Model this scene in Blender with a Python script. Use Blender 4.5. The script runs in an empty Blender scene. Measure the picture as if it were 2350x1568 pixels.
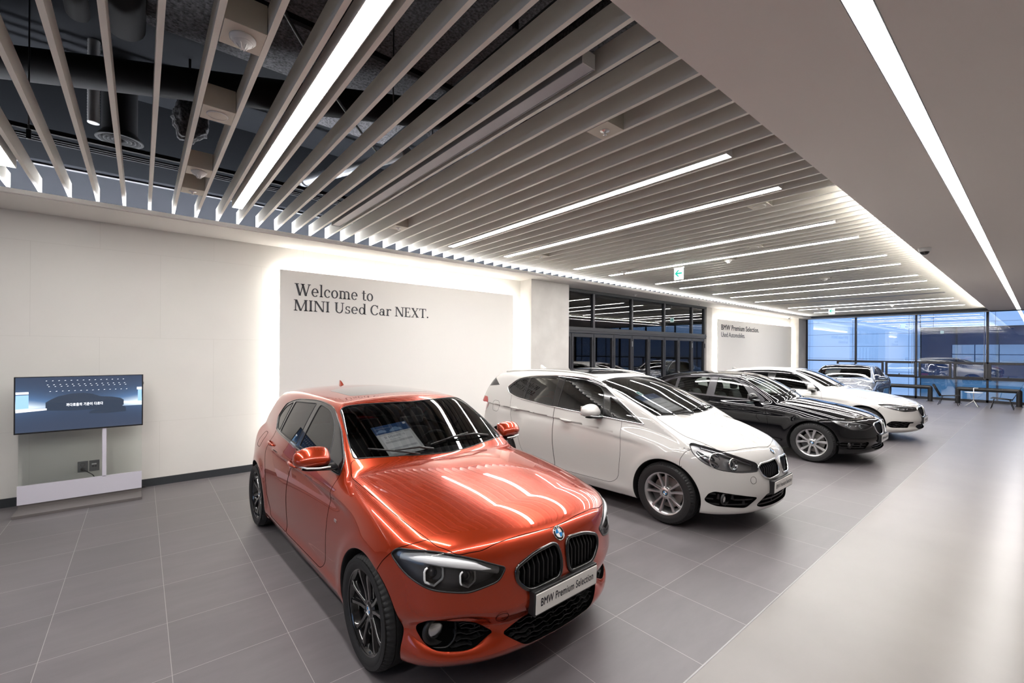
import bpy, bmesh, math, random
import numpy as np
from mathutils import Vector, Matrix
sc = bpy.context.scene
C = sc.collection
PI = math.pi
random.seed(7)
# ---------------------------------------------------------------- camera
cam_d = bpy.data.cameras.new('camera'); cam = bpy.data.objects.new('camera', cam_d); C.objects.link(cam)
cam_d.sensor_fit = 'HORIZONTAL'; cam_d.sensor_width = 36.0
cam_d.lens = 1011.078/2350*36.0
cam_d.shift_x = (1175-1140)/2350; cam_d.shift_y = (805.786-784)/2350
cam_d.clip_start = 0.05; cam_d.clip_end = 200
cam.location = (0, 0, 1.836)
cam.rotation_mode = 'XYZ'
_cm = Matrix.Rotation(math.radians(51.08821-90), 4, 'Z') @ Matrix.Rotation(PI/2, 4, 'X') @ Matrix.Rotation(math.radians(0.35), 4, 'Z')
cam.rotation_euler = _cm.to_euler('XYZ')
sc.camera = cam
# ---------------------------------------------------------------- world: dusk daylight outside the glazing
w = bpy.data.worlds.new('dusk'); sc.world = w; w.use_nodes = True
_n = w.node_tree.nodes; _l = w.node_tree.links
_n['Background'].inputs[0].default_value = (0.37, 0.55, 0.88, 1)
_n['Background'].inputs[1].default_value = 0.50
# ---------------------------------------------------------------- exposure
sc.view_settings.view_transform = 'Standard'; sc.view_settings.look = 'None'
sc.view_settings.gamma = 1.0; sc.view_settings.use_curve_mapping = False
sc.view_settings.exposure = 2.3
sc.cycles.use_denoising = True
sc.cycles.max_bounces = 8; sc.cycles.diffuse_bounces = 4; sc.cycles.glossy_bounces = 4
sc.cycles.transmission_bounces = 4; sc.cycles.transparent_max_bounces = 10
sc.cycles.caustics_reflective = False; sc.cycles.caustics_refractive = False
sc.cycles.sample_clamp_indirect = 6.0
# lamp strengths (radiance of the emitting surfaces)
LED = 13.5; COVE = 60.0; HALO = 9.0; SLOT = 10.0
# ---------------------------------------------------------------- helpers
def tag(o, label=None, cat=None, group=None, kind=None):
    if label: o['label'] = label
    if cat: o['category'] = cat
    if group: o['group'] = group
    if kind: o['kind'] = kind
    return o
def empty(name, loc=(0,0,0), rz=0.0, label=None, cat=None, group=None, kind=None):
    o = bpy.data.objects.new(name, None); C.objects.link(o); o.location = loc; o.rotation_euler = (0,0,rz)
    o.empty_display_size = 0.1
    return tag(o, label, cat, group, kind)
def copy_tree(o, parent=None):
    c = o.copy(); C.objects.link(c); c.parent = parent
    for ch in list(o.children): copy_tree(ch, c)
    return c
def link(name, me, parent=None):
    o = bpy.data.objects.new(name, me); C.objects.link(o)
    if parent is not None: o.parent = parent
    return o
class MB:
    """collects shapes and links them as one mesh object"""
    def __init__(s): s.bm = bmesh.new(); s.sm = []
    def box(s, x0, x1, y0, y1, z0, z1, bev=0.0, M=None, seg=2):
        r = bmesh.ops.create_cube(s.bm, size=1.0)
        vs = r['verts']
        for v in vs:
            v.co = Vector(((x0+x1)/2 + v.co.x*(x1-x0), (y0+y1)/2 + v.co.y*(y1-y0), (z0+z1)/2 + v.co.z*(z1-z0)))
        if bev > 0:
            es = list({e for v in vs for e in v.link_edges})
            rr = bmesh.ops.bevel(s.bm, geom=es, offset=bev, segments=seg, affect='EDGES', profile=0.5)
            vs = list({v for f in rr['faces'] for v in f.verts} | {v for v in vs if v.is_valid})
        if M is not None:
            for v in vs: v.co = M @ v.co
        return vs
    def tube(s, pts, r, n=10, closed=False, cap=True, flat=1.0, smooth=True):
        pts = [Vector(p) for p in pts]; N = len(pts); rings = []
        rr = r if isinstance(r, (list, tuple)) else [r]*N
        up = None
        for i, p in enumerate(pts):
            a = pts[(i-1) % N] if (closed or i > 0) else p
            b = pts[(i+1) % N] if (closed or i < N-1) else p
            t = (b-a)
            if t.length < 1e-9: t = Vector((0,0,1))
            t.normalize()
            if up is None:
                up = Vector((0,0,1)) if abs(t.z) < 0.9 else Vector((1,0,0))
            u = (up - t*up.dot(t))
            if u.length < 1e-5: u = t.orthogonal()
            u.normalize(); w_ = t.cross(u); up = u
            rings.append([s.bm.verts.new(p + (u*math.cos(k*2*PI/n)*flat + w_*math.sin(k*2*PI/n))*rr[i]) for k in range(n)])
        M_ = N if closed else N-1
        for i in range(M_):
            A = rings[i]; B = rings[(i+1) % N]
            off = 0
            if closed and i == N-1:
                off = min(range(n), key=lambda o: (A[0].co-B[o].co).length)
            for k in range(n):
                f = s.bm.faces.new((A[k], A[(k+1)%n], B[(k+1+off)%n], B[(k+off)%n])); f.smooth = smooth
        if cap and not closed:
            s.bm.faces.new(list(reversed(rings[0]))); s.bm.faces.new(rings[-1])
    def lathe(s, prof, n=32, M=None, smooth=True, a0=0.0, a1=2*PI):
        """prof: (radius, height) pairs revolved about Z"""
        full = abs(a1-a0-2*PI) < 1e-6; K = n if full else n+1
        rings = []
        for r, z in prof:
            if r < 1e-6:
                v = s.bm.verts.new((0,0,z)); rings.append([v]*K); 
            else:
                rings.append([s.bm.verts.new((r*math.cos(a0+(a1-a0)*k/n), r*math.sin(a0+(a1-a0)*k/n), z)) for k in range(K)])
        if M is not None:
            for v in {v for R in rings for v in R}: v.co = M @ v.co
        for A, B in zip(rings[:-1], rings[1:]):
            for k in range(n):
                q = [A[k], A[(k+1)%K], B[(k+1)%K], B[k]]
                u = []
                for v in q:
                    if v not in u: u.append(v)
                if len(u) > 2:
                    try:
                        f = s.bm.faces.new(u); f.smooth = smooth
                    except ValueError: pass
    def poly(s, pts, depth=None, M=None):
        """flat polygon (list of 3D points) optionally extruded by vector depth"""
        vs = [s.bm.verts.new(p) for p in pts]
        f = s.bm.faces.new(vs); allv = list(vs)
        if depth is not None:
            d = Vector(depth); ws = [s.bm.verts.new(Vector(p)+d) for p in pts]; allv += ws
            s.bm.faces.new(list(reversed(ws)))
            for k in range(len(vs)):
                j = (k+1) % len(vs); s.bm.faces.new((vs[k], ws[k], ws[j], vs[j]))
        if M is not None:
            for v in allv: v.co = M @ v.co
    def build(s, name, mat, parent=None, recalc=True, smooth_angle=None):
        if recalc: bmesh.ops.recalc_face_normals(s.bm, faces=s.bm.faces)
        me = bpy.data.meshes.new(name); s.bm.to_mesh(me); s.bm.free()
        if smooth_angle is not None:
            for p in me.polygons: p.use_smooth = True
            me.set_sharp_from_angle(angle=math.radians(smooth_angle))
        me.materials.append(mat)
        return link(name, me, parent)
def boxo(name, x0, x1, y0, y1, z0, z1, mat, parent=None, bev=0.0, **k):
    m = MB(); m.box(x0, x1, y0, y1, z0, z1, bev); o = m.build(name, mat, parent); return tag(o, **k)
# ---------------------------------------------------------------- materials
def mat(name, col, rough=0.5, metal=0.0, coat=0.0, spec=0.5, emit=None, es=0.0, croughness=0.03, ior=1.5):
    m = bpy.data.materials.new(name); m.use_nodes = True
    b = m.node_tree.nodes['Principled BSDF']
    b.inputs['Base Color'].default_value = (*col, 1); b.inputs['Roughness'].default_value = rough
    b.inputs['Metallic'].default_value = metal; b.inputs['Coat Weight'].default_value = coat
    b.inputs['Coat Roughness'].default_value = croughness
    b.inputs['Specular IOR Level'].default_value = spec; b.inputs['IOR'].default_value = ior
    if emit: b.inputs['Emission Color'].default_value = (*emit, 1); b.inputs['Emission Strength'].default_value = es
    return m
def nodes(m): return m.node_tree.nodes, m.node_tree.links, m.node_tree.nodes['Principled BSDF']
def noisy(m, scale, c0, c1, detail=4, stretch=(1,1,1), bump=0.0, bscale=None, rough=None):
    """colour varied between c0 and c1 by object-space noise"""
    n, l, b = nodes(m)
    tc = n.new('ShaderNodeTexCoord'); mp = n.new('ShaderNodeMapping'); mp.inputs['Scale'].default_value = stretch
    no = n.new('ShaderNodeTexNoise'); no.inputs['Scale'].default_value = scale; no.inputs['Detail'].default_value = detail
    cr = n.new('ShaderNodeValToRGB'); cr.color_ramp.elements[0].position = 0.3; cr.color_ramp.elements[1].position = 0.7
    cr.color_ramp.elements[0].color = (*c0, 1); cr.color_ramp.elements[1].color = (*c1, 1)
    l.new(tc.outputs['Object'], mp.inputs['Vector']); l.new(mp.outputs[0], no.inputs['Vector'])
    l.new(no.outputs['Fac'], cr.inputs['Fac']); l.new(cr.outputs['Color'], b.inputs['Base Color'])
    if rough:
        mr = n.new('ShaderNodeMapRange'); mr.inputs['To Min'].default_value = rough[0]; mr.inputs['To Max'].default_value = rough[1]
        mr.inputs['From Min'].default_value = 0.3; mr.inputs['From Max'].default_value = 0.7
        l.new(no.outputs['Fac'], mr.inputs['Value']); l.new(mr.outputs[0], b.inputs['Roughness'])
    if bump:
        n2 = n.new('ShaderNodeTexNoise'); n2.inputs['Scale'].default_value = bscale or scale*4
        bp = n.new('ShaderNodeBump'); bp.inputs['Strength'].default_value = bump; bp.inputs['Distance'].default_value = 0.01
        l.new(tc.outputs['Object'], n2.inputs['Vector']); l.new(n2.outputs['Fac'], bp.inputs['Height']); l.new(bp.outputs[0], b.inputs['Normal'])
    return m, (tc, mp, no, cr)
def emis(name, col, s):
    m = bpy.data.materials.new(name); m.use_nodes = True; n = m.node_tree.nodes; l = m.node_tree.links
    n.remove(n['Principled BSDF']); e = n.new('ShaderNodeEmission'); e.inputs[0].default_value = (*col, 1); e.inputs[1].default_value = s
    l.new(e.outputs[0], n['Material Output'].inputs[0]); return m
def glass(name, tint, ior=1.5, rough=0.0, refl=(1,1,1), fade=0.0):
    """thin architectural / car glass: fresnel reflection over a tinted clear sheet"""
    m = bpy.data.materials.new(name); m.use_nodes = True; n = m.node_tree.nodes; l = m.node_tree.links
    n.remove(n['Principled BSDF'])
    t = n.new('ShaderNodeBsdfTransparent'); t.inputs[0].default_value = (*tint, 1)
    g = n.new('ShaderNodeBsdfGlossy'); g.inputs['Roughness'].default_value = rough; g.inputs['Color'].default_value = (*refl, 1)
    f = n.new('ShaderNodeFresnel'); f.inputs[0].default_value = ior
    geo = n.new('ShaderNodeNewGeometry')
    # fresnel from both sides alike
    mx = n.new('ShaderNodeMixShader')
    if fade:
        ma = n.new('ShaderNodeMath'); ma.operation = 'ADD'; ma.inputs[1].default_value = fade; ma.use_clamp = True
        l.new(f.outputs[0], ma.inputs[0]); l.new(ma.outputs[0], mx.inputs[0])
    else: l.new(f.outputs[0], mx.inputs[0])
    l.new(t.outputs[0], mx.inputs[1]); l.new(g.outputs[0], mx.inputs[2]); l.new(mx.outputs[0], n['Material Output'].inputs[0])
    return m
M = {}
M['wall'] = mat('wall_board', (0.79, 0.77, 0.73), 0.6)
M['ceil'] = mat('ceiling_paint', (0.84, 0.79, 0.75), 0.7)
M['soffit'] = mat('soffit_paint', (0.70, 0.67, 0.64), 0.6)
M['slat'] = mat('baffle_metal', (0.86, 0.83, 0.76), 0.35)
M['slatbox'] = mat('device_box_paint', (0.66, 0.62, 0.53), 0.5)
M['void'] = mat('void_paint', (0.008, 0.009, 0.011), 0.9, spec=0.1)
M['voidwall'] = mat('void_board', (0.022, 0.024, 0.029), 0.8, spec=0.15)
M['duct'] = mat('duct_wrap', (0.010, 0.0105, 0.012), 0.8, spec=0.15)
M['flex'] = mat('flexible_duct_foil', (0.25, 0.26, 0.28), 0.35, 0.8)
M['fireproof'] = mat('sprayed_fireproofing', (0.10, 0.10, 0.11), 0.95)
noisy(M['fireproof'], 40, (0.012,0.012,0.014), (0.11,0.11,0.12), bump=1.0, bscale=30)
M['darkmetal'] = mat('dark_aluminium', (0.05, 0.05, 0.055), 0.35, 0.6)
M['skirt'] = mat('skirting_black', (0.035, 0.04, 0.045), 0.45)
M['panel'] = mat('sign_panel_paint', (0.80, 0.78, 0.75), 0.55)
M['led'] = emis('led_diffuser', (1.0, 0.965, 0.94), LED)
M['slot'] = emis('slot_diffuser', (1.0, 0.955, 0.925), SLOT)
M['cove'] = emis('cove_led', (0.93, 0.95, 1.0), COVE)
M['cove2'] = emis('cove_led_warm', (1.0, 0.96, 0.90), 48.0)
M['halo'] = emis('halo_led', (1.0, 0.96, 0.88), HALO)
M['ink'] = mat('lettering_charcoal', (0.045, 0.047, 0.055), 0.5)
M['ink2'] = mat('lettering_navy', (0.02, 0.024, 0.04), 0.5)
M['white'] = mat('white_paint', (0.80, 0.80, 0.80), 0.4)
M['whiteplastic'] = mat('white_plastic', (0.78, 0.77, 0.75), 0.35)
M['black'] = mat('black_plastic', (0.012, 0.012, 0.013), 0.4)
M['grey'] = mat('grey_metal', (0.30, 0.30, 0.31), 0.4, 0.5)
M['alu'] = mat('brushed_aluminium', (0.65, 0.65, 0.66), 0.3, 0.9)
M['winglass'] = glass('window_glass', (0.94, 0.97, 0.99), 1.5, fade=0.08)
M['doorglass'] = glass('door_glass', (0.55, 0.60, 0.68), 1.6, fade=0.06)
# ================================================================ the room
WY = 7.5; WX0 = -7.5; XW = 24.0; SZ = 3.37; SL = 3.45; YS = -6.5
YB = 1.245     # border between tiles and polished concrete, and edge of the plasterboard ceiling above
# tiled floor
M['tile'] = mat('grey_porcelain_tile', (0.2,0.19,0.2), 0.42)
n, l, b = nodes(M['tile'])
tc = n.new('ShaderNodeTexCoord'); mp = n.new('ShaderNodeMapping'); mp.inputs['Scale'].default_value = (1, 3.5, 1)
no = n.new('ShaderNodeTexNoise'); no.inputs['Scale'].default_value = 1.6; no.inputs['Detail'].default_value = 8; no.inputs['Roughness'].default_value = 0.65
l.new(tc.outputs['Object'], mp.inputs[0]); l.new(mp.outputs[0], no.inputs['Vector'])
cr = n.new('ShaderNodeValToRGB'); cr.color_ramp.elements[0].position = 0.3; cr.color_ramp.elements[1].position = 0.75
cr.color_ramp.elements[0].color = (0.122,0.112,0.119,1); cr.color_ramp.elements[1].color = (0.165,0.152,0.160,1)
l.new(no.outputs['Fac'], cr.inputs[0])
br = n.new('ShaderNodeTexBrick'); br.offset = 0.0; br.squash = 1.0
br.inputs['Scale'].default_value = 1.0; br.inputs['Brick Width'].default_value = 0.607; br.inputs['Row Height'].default_value = 0.607
br.inputs['Mortar Size'].default_value = 0.0016; br.inputs['Mortar Smooth'].default_value = 0.0; br.inputs['Bias'].default_value = 0
br.inputs['Color1'].default_value = (0.93,0.93,0.93,1); br.inputs['Color2'].default_value = (1.06,1.05,1.05,1)
mp2 = n.new('ShaderNodeMapping'); mp2.inputs['Location'].default_value = (-0.145+0.607*20, -YB+0.607*20, 0)
l.new(tc.outputs['Object'], mp2.inputs[0]); l.new(mp2.outputs[0], br.inputs['Vector'])
mu = n.new('ShaderNodeMix'); mu.data_type = 'RGBA'; mu.blend_type = 'MULTIPLY'; mu.inputs[0].default_value = 1
l.new(cr.outputs[0], mu.inputs[6]); l.new(br.outputs['Color'], mu.inputs[7])
# joints running to the wall are pale and clean, the cross joints fine and grey
mm = n.new('ShaderNodeMix'); mm.data_type = 'RGBA'; mm.inputs[7].default_value = (0.36,0.34,0.33,1)
l.new(br.outputs['Fac'], mm.inputs[0]); l.new(mu.outputs[2], mm.inputs[6]); l.new(mm.outputs[2], b.inputs['Base Color'])
mr = n.new('ShaderNodeMapRange'); mr.inputs['To Min'].default_value = 0.34; mr.inputs['To Max'].default_value = 0.5
l.new(no.outputs['Fac'], mr.inputs[0]); l.new(mr.outputs[0], b.inputs['Roughness'])
boxo('floor', WX0, XW+0.3, YB, WY+0.1, -0.2, 0, M['tile'], kind='structure')
# polished concrete
M['conc'] = mat('polished_concrete', (0.3,0.28,0.28), 0.2)
n, l, b = nodes(M['conc'])
tc = n.new('ShaderNodeTexCoord')
no = n.new('ShaderNodeTexNoise'); no.inputs['Scale'].default_value = 1.3; no.inputs['Detail'].default_value = 4; no.inputs['Roughness'].default_value = 0.5
l.new(tc.outputs['Object'], no.inputs['Vector'])
cr = n.new('ShaderNodeValToRGB'); cr.color_ramp.elements[0].position = 0.12; cr.color_ramp.elements[1].position = 0.88
cr.color_ramp.elements[0].color = (0.145,0.129,0.122,1); cr.color_ramp.elements[1].color = (0.200,0.180,0.170,1)
l.new(no.outputs['Fac'], cr.inputs[0]); l.new(cr.outputs[0], b.inputs['Base Color'])
b.inputs['Roughness'].default_value = 0.28
boxo('floor_polished', WX0, XW+0.3, YS, YB-0.006, -0.2, 0, M['conc'], kind='structure')
boxo('trim_1', WX0, XW, YB-0.006, YB-0.0015, -0.2, 0.0012, M['grey'], kind='structure')
# wall with board joints
n, l, b = nodes(M['wall'])
tc = n.new('ShaderNodeTexCoord'); sx = n.new('ShaderNodeSeparateXYZ'); cx = n.new('ShaderNodeCombineXYZ')
l.new(tc.outputs['Object'], sx.inputs[0]); l.new(sx.outputs['X'], cx.inputs['X']); l.new(sx.outputs['Z'], cx.inputs['Y'])
br = n.new('ShaderNodeTexBrick'); br.offset = 0.5; br.inputs['Scale'].default_value = 1
br.inputs['Brick Width'].default_value = 1.22; br.inputs['Row Height'].default_value = 1.12; br.inputs['Mortar Size'].default_value = 0.0022; br.inputs['Mortar Smooth'].default_value = 0.3
br.inputs['Color1'].default_value = (0.79,0.77,0.73,1); br.inputs['Color2'].default_value = (0.80,0.78,0.74,1); br.inputs['Mortar'].default_value = (0.70,0.68,0.64,1)
mp = n.new('ShaderNodeMapping'); mp.inputs['Location'].default_value = (12.0, 1.12*3+0.26, 0)
l.new(cx.outputs[0], mp.inputs[0]); l.new(mp.outputs[0], br.inputs['Vector'])
no = n.new('ShaderNodeTexNoise'); no.inputs['Scale'].default_value = 2.5; no.inputs['Detail'].default_value = 6
l.new(tc.outputs['Object'], no.inputs['Vector'])
mr = n.new('ShaderNodeMapRange'); mr.inputs['To Min'].default_value = 0.96; mr.inputs['To Max'].default_value = 1.03; l.new(no.outputs['Fac'], mr.inputs[0])
mu = n.new('ShaderNodeMix'); mu.data_type = 'RGBA'; mu.blend_type = 'MULTIPLY'; mu.inputs[0].default_value = 1
l.new(br.outputs['Color'], mu.inputs[6]); l.new(mr.outputs[0], mu.inputs[7]); l.new(mu.outputs[2], b.inputs['Base Color'])
M['concwall'] = mat('column_concrete', (0.55,0.53,0.50), 0.7)
noisy(M['concwall'], 2.2, (0.50,0.48,0.455), (0.60,0.58,0.55), detail=8)
COL1 = (6.50, 7.70); COL2 = (23.0, XW); DX0, DX1 = 7.95, 15.05; P2X0, P2X1 = 15.66, 22.85
boxo('wall_north_1', WX0, COL1[0], WY, WY+0.2, 0, SZ+0.1, M['wall'], kind='structure')
boxo('wall_north_2', 15.45, COL2[1], WY, WY+0.2, 0, SZ+0.1, M['wall'], kind='structure')
boxo('wall_north_upper', WX0, XW, WY+0.0, WY+0.2, SZ+0.1, 5.0, M['voidwall'], kind='structure')
boxo('baseboard_north', WX0, COL1[0], WY-0.015, WY, 0, 0.10, M['skirt'], kind='structure')
boxo('baseboard_north_2', 15.45, COL2[0], WY-0.015, WY, 0, 0.10, M['skirt'], kind='structure')
c = boxo('concrete_column', COL1[0], COL1[1], 7.13, WY+0.2, 0, SZ+0.02, M['concwall'], bev=0.006, kind='structure')
c.name = 'wall_column_1'
c = boxo('wall_column_2', COL2[0], COL2[1], 7.13, WY+0.2, 0, SZ+0.02, M['concwall'], bev=0.006, kind='structure')
boxo('wall_pilaster', 15.05, 15.45, WY-0.02, WY+0.2, 0, SZ, M['concwall'], kind='structure')
# room shell behind the camera and to the left
M['backwall'] = mat('back_wall_paint', (0.62,0.60,0.58), 0.7)
boxo('wall_south', WX0, XW, YS-0.2, YS, 0, 3.6, M['backwall'], kind='structure')
boxo('wall_west', WX0-0.2, WX0, YS, WY+0.2, 0, 0.9, M['backwall'], kind='structure')
boxo('wall_west_upper', WX0-0.2, WX0, YS, WY+0.2, 2.6, 5.0, M['backwall'], kind='structure')
boxo('wall_west_pier', WX0-0.2, WX0, 5.2, WY+0.2, 0.9, 2.6, M['backwall'], kind='structure')
boxo('wall_west_pier_2', WX0-0.2, WX0, YS, -0.5, 0.9, 2.6, M['backwall'], kind='structure')
m = MB()
for k in range(5):
    y = -0.5+k*1.425; m.box(WX0-0.14, WX0-0.06, y-0.03, y+0.03, 0.9, 2.6)
m.box(WX0-0.14, WX0-0.06, -0.5, 5.2, 1.72, 1.78)
m.build('window_frame', M['darkmetal'], tag(boxo('window_1', WX0-0.11, WX0-0.09, -0.5, 5.2, 0.9, 2.6, M['winglass']), kind='structure'))
# plasterboard ceiling (right) with its light slot
boxo('ceiling', WX0, XW+0.3, 0.585, YB, SZ, SZ+0.05, M['ceil'], kind='structure')
boxo('ceiling_side', WX0, XW+0.3, YS, 0.485, SZ, SZ+0.05, M['ceil'], kind='structure')
boxo('ceiling_slot_lid', WX0, XW+0.3, 0.47, 0.6, SZ+0.05, SZ+0.07, M['ceil'], kind='structure')
boxo('ceiling_end', XW-0.1, XW+0.3, 0.485, 0.585, SZ, SZ+0.05, M['ceil'], kind='structure')
t = tag(empty('recessed_slot_light', (8, 0.535, SZ)), 'long white light line recessed in the plain ceiling at right', 'ceiling light')
boxo('diffuser', -13.2, 15.6, -0.0445, 0.0445, 0.004, 0.02, M['slot'], t)
boxo('trim', -13.2, 15.6, -0.0485, -0.0445, -0.002, 0.03, M['grey'], t); boxo('trim', -13.2, 15.6, 0.0445, 0.0485, -0.002, 0.03, M['grey'], t)
# soffit ledge over the display wall, with its lip
SY = 6.74
boxo('ceiling_soffit', WX0, XW-0.35, SY, WY+0.02, SZ, SZ+0.03, M['soffit'], kind='structure')
boxo('trim_2', WX0, XW-0.35, SY-0.025, SY, SZ-0.004+0.012, SZ+0.055, M['soffit'], kind='structure')
boxo('trim_3', WX0, XW-0.35, SY-0.0, SY+0.02, SZ+0.03, SZ+0.055, M['soffit'], kind='structure')
# black ceiling void
boxo('ceiling_void', WX0, XW+0.3, YB-0.40, WY+0.2, 5.0, 5.1, M['void'], kind='structure')
boxo('wall_void_south', WX0, XW, YB-0.40, YB-0.30, SZ+0.05, 5.0, M['void'], kind='structure')
boxo('wall_void_east', XW-0.3, XW-0.2, YB, WY, SZ+0.2, 5.0, M['void'], kind='structure')
boxo('trim_4', WX0, XW-0.4, WY-0.03, WY, 3.93, 3.94, M['grey'], kind='structure')
boxo('wall_void_north', WX0, XW-0.4, WY-0.015, WY, 4.0, 5.0, M['void'], kind='structure')
# cove LED strips
t = tag(empty('cove_light', (8, 7.00, SZ+0.03)), 'hidden strip light glowing behind the ledge above the display wall', 'cove light')
boxo('led_strip', -12, 14.4, -0.02, 0.02, 0.0, 0.012, M['cove'], t)
boxo('channel', -12, 14.4, -0.03, 0.03, -0.0005, 0.004, M['alu'], t)
t = tag(empty('edge_cove_light', (14, 1.13, SZ+0.062)), 'hidden strip light along the far edge of the plain ceiling', 'cove light')
boxo('led_strip', -8.7, 8.5, -0.012, 0.012, -0.005, 0.007, M['cove2'], t)
boxo('channel', -8.7, 8.5, -0.06, 0.02, -0.012, -0.006, M['alu'], t)
# ---------------------------------------------------------------- baffles
P = 2.912/13
lampX = []
ords = {}
for k in range(-1, 8):
    lampX += [(0.853+2.912*k, 'a'), (1.975+2.912*k, 'b')]
lampX = sorted(x for x, _ in lampX if -1.9 < x < 21.6)
sm = MB(); sm.box(-0.0145, 0.0145, YB-0.03, 6.80, SL, SL+0.145); s0 = None
xs = []
k = -28
while True:
    x = 0.853+P*0.5+P*k
    if x > XW-0.75: break
    if x > -5.5: xs.append(x)
    k += 1
for i, x in enumerate(xs):
    if s0 is None:
        o = s0 = sm.build('ceiling_baffle', M['slat'])
    else:
        o = s0.copy(); C.objects.link(o)
    o.location = (x, 0, 0)
    tag(o, 'long beige metal baffle hung on edge in the slatted ceiling', 'ceiling baffle', 'parallel baffles of the slatted ceiling')
# linear lamps
names = {}
def lamp(x, lit, label):
    t = tag(empty('linear_lamp', (x, 3.86, SL)), label, 'ceiling light', 'linear lamps between the baffles')
    h = MB(); h.box(-0.053, 0.053, -2.17, 2.17, 0.010, 0.085); h.box(-0.053, -0.048, -2.17, 2.17, -0.003, 0.010); h.box(0.048, 0.053, -2.17, 2.17, -0.003, 0.010); h.build('housing', M['whiteplastic'] if lit else M['grey'], t)
    h = MB(); h.box(-0.0475, 0.0475, -2.166, 2.166, 0.0, 0.0095); h.build('diffuser', M['led'] if lit else M['frost'], t)
    for s in (-1, 1):
        h = MB(); h.box(-0.0974, 0.0974, s*1.4-0.015, s*1.4+0.015, 0.086, 0.096); h.box(-0.02, 0.02, s*1.4-0.015, s*1.4+0.015, 0.08, 0.09); h.build('mounting_bracket', M['darkmetal'], t)
        h = MB(); h.box(-0.054, 0.054, s*2.1705-(0.0 if s > 0 else 0.004), s*2.1705+(0.004 if s > 0 else 0.0), -0.004, 0.086, 0.001); h.build('end_cap', M['whiteplastic'], t)
M['frost'] = mat('unlit_diffuser', (0.42,0.41,0.44), 0.35)
words = ['first','second','third','fourth','fifth','sixth','seventh','eighth','ninth','tenth','eleventh','twelfth','thirteenth','fourteenth','fifteenth','sixteenth','seventeenth']
q = 0
vis = [x for x in lampX if x > 2.5]
for x in lampX:
    if x < -1.5: lamp(x, True, 'lit linear lamp beyond the left edge of the photo'); continue
    if x < 0: lamp(x, True, 'lit linear lamp whose end shows at the far left edge')
    elif x < 1.5: lamp(x, True, 'large bright linear lamp above the left end of the sign panel')
    elif x < 2.5: lamp(x, False, 'unlit grey linear lamp in the slatted ceiling, near the front')
    elif abs(x-16.535) < 0.1: lamp(x, False, 'unlit linear lamp far back, seen as a thin dull line')
    else:
        i_ = vis.index(x); lamp(x, True, f'lit linear lamp, {words[i_]} counted back from the unlit grey one')
# device boxes set between baffles
def devbox(x, y, L_, kind, label, wd=0.19):
    t = tag(empty('device_box', (x, y, SL)), label, 'ceiling device box')
    m = MB(); m.box(-wd/2, wd/2, -L_/2, L_/2, -0.004, 0.15, 0.002); m.build('housing', M['slatbox'], t)
    Mx = Matrix.Translation((0, 0, -0.004)) @ Matrix.Rotation(PI, 4, 'X')
    if kind == 'detector':
        m = MB(); m.lathe([(0,0.0),(0.062,0.0),(0.062,0.010),(0.055,0.014),(0.052,0.022),(0.046,0.026)], 28, Mx); m.build('base_ring', M['whiteplastic'], t)
        m = MB(); m.lathe([(0.046,0.022),(0.042,0.032),(0.02,0.040),(0.016,0.052),(0.010,0.056),(0,0.056)], 24, Mx)
        for a in range(6):
            m.tube([Mx @ Vector((0.03*math.cos(a*PI/3),0.03*math.sin(a*PI/3),0.034)), Mx @ Vector((0.012*math.cos(a*PI/3),0.012*math.sin(a*PI/3),0.060))], 0.003, 6)
        m.build('sensor_head', M['whiteplastic'], t)
    elif kind == 'speaker':
        m = MB(); m.lathe([(0,0),(0.066,0),(0.064,0.005),(0.058,0.006)], 32, Mx); m.build('rim', M['whiteplastic'], t)
        m = MB(); m.lathe([(0.058,0.004),(0.045,0.0065),(0,0.0065)], 32, Mx); m.build('grille', M['slatbox'], t)
    else:
        m = MB(); m.lathe([(0,0),(0.035,0),(0.033,0.004),(0.014,0.006),(0.014,0.012),(0.006,0.016),(0.006,0.028),(0.014,0.030),(0.014,0.032),(0,0.032)], 24, Mx); m.build('sprinkler_head', M['alu'], t)
bx = 0.853-P*2+0.0
devbox(bx, 2.72, 0.22, 'detector', 'nearest beige ceiling box, holding a white smoke detector')
devbox(bx, 3.73, 0.22, 'speaker', 'beige ceiling box with a flat round speaker, second in its row')
devbox(bx, 5.03, 0.22, 'detector', 'beige ceiling box with a small smoke detector, third in its row')
devbox(bx, 5.70, 0.19, 'sprinkler', 'beige ceiling box with a sprinkler, nearest the wall in its row')
g3 = lambda kk: 0.853+P*kk
devbox(g3(8), 2.10, 0.20, 'sprinkler', 'beige ceiling box with a sprinkler, right of the unlit lamp')
devbox(g3(8), 5.56, 0.20, 'sprinkler', 'small sprinkler box near the wall, left of the first far lit lamp')
devbox(g3(20), 5.60, 0.2, 'sprinkler', 'sprinkler box beside the wall end of the second far lamp')
devbox(g3(20), 2.05, 0.2, 'speaker', 'speaker box just right of the second far lit lamp')
for kk, yy, kd, lb in ((29,2.9,'speaker','speaker box between the third and fourth far lamps, nearer the middle'),(32,3.6,'detector','smoke detector box beyond the third far lamp'),(30,5.5,'detector','smoke detector box left of the nearer exit sign'),(38,3.9,'sprinkler','small sprinkler box past the fifth far lamp'),(43,2.3,'speaker','speaker box beside the sixth far lamp at its right end'),(48,3.1,'detector','smoke detector box between the sixth and seventh far lamps'),(56,2.4,'speaker','speaker box near the right ends of the eighth and ninth far lamps'),(84,3.3,'detector','smoke detector box under the last lamps of the ceiling'),(82,5.3,'detector','smoke detector box near the farther exit sign')):
    devbox(g3(kk), yy, 0.2, kd, lb)
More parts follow.
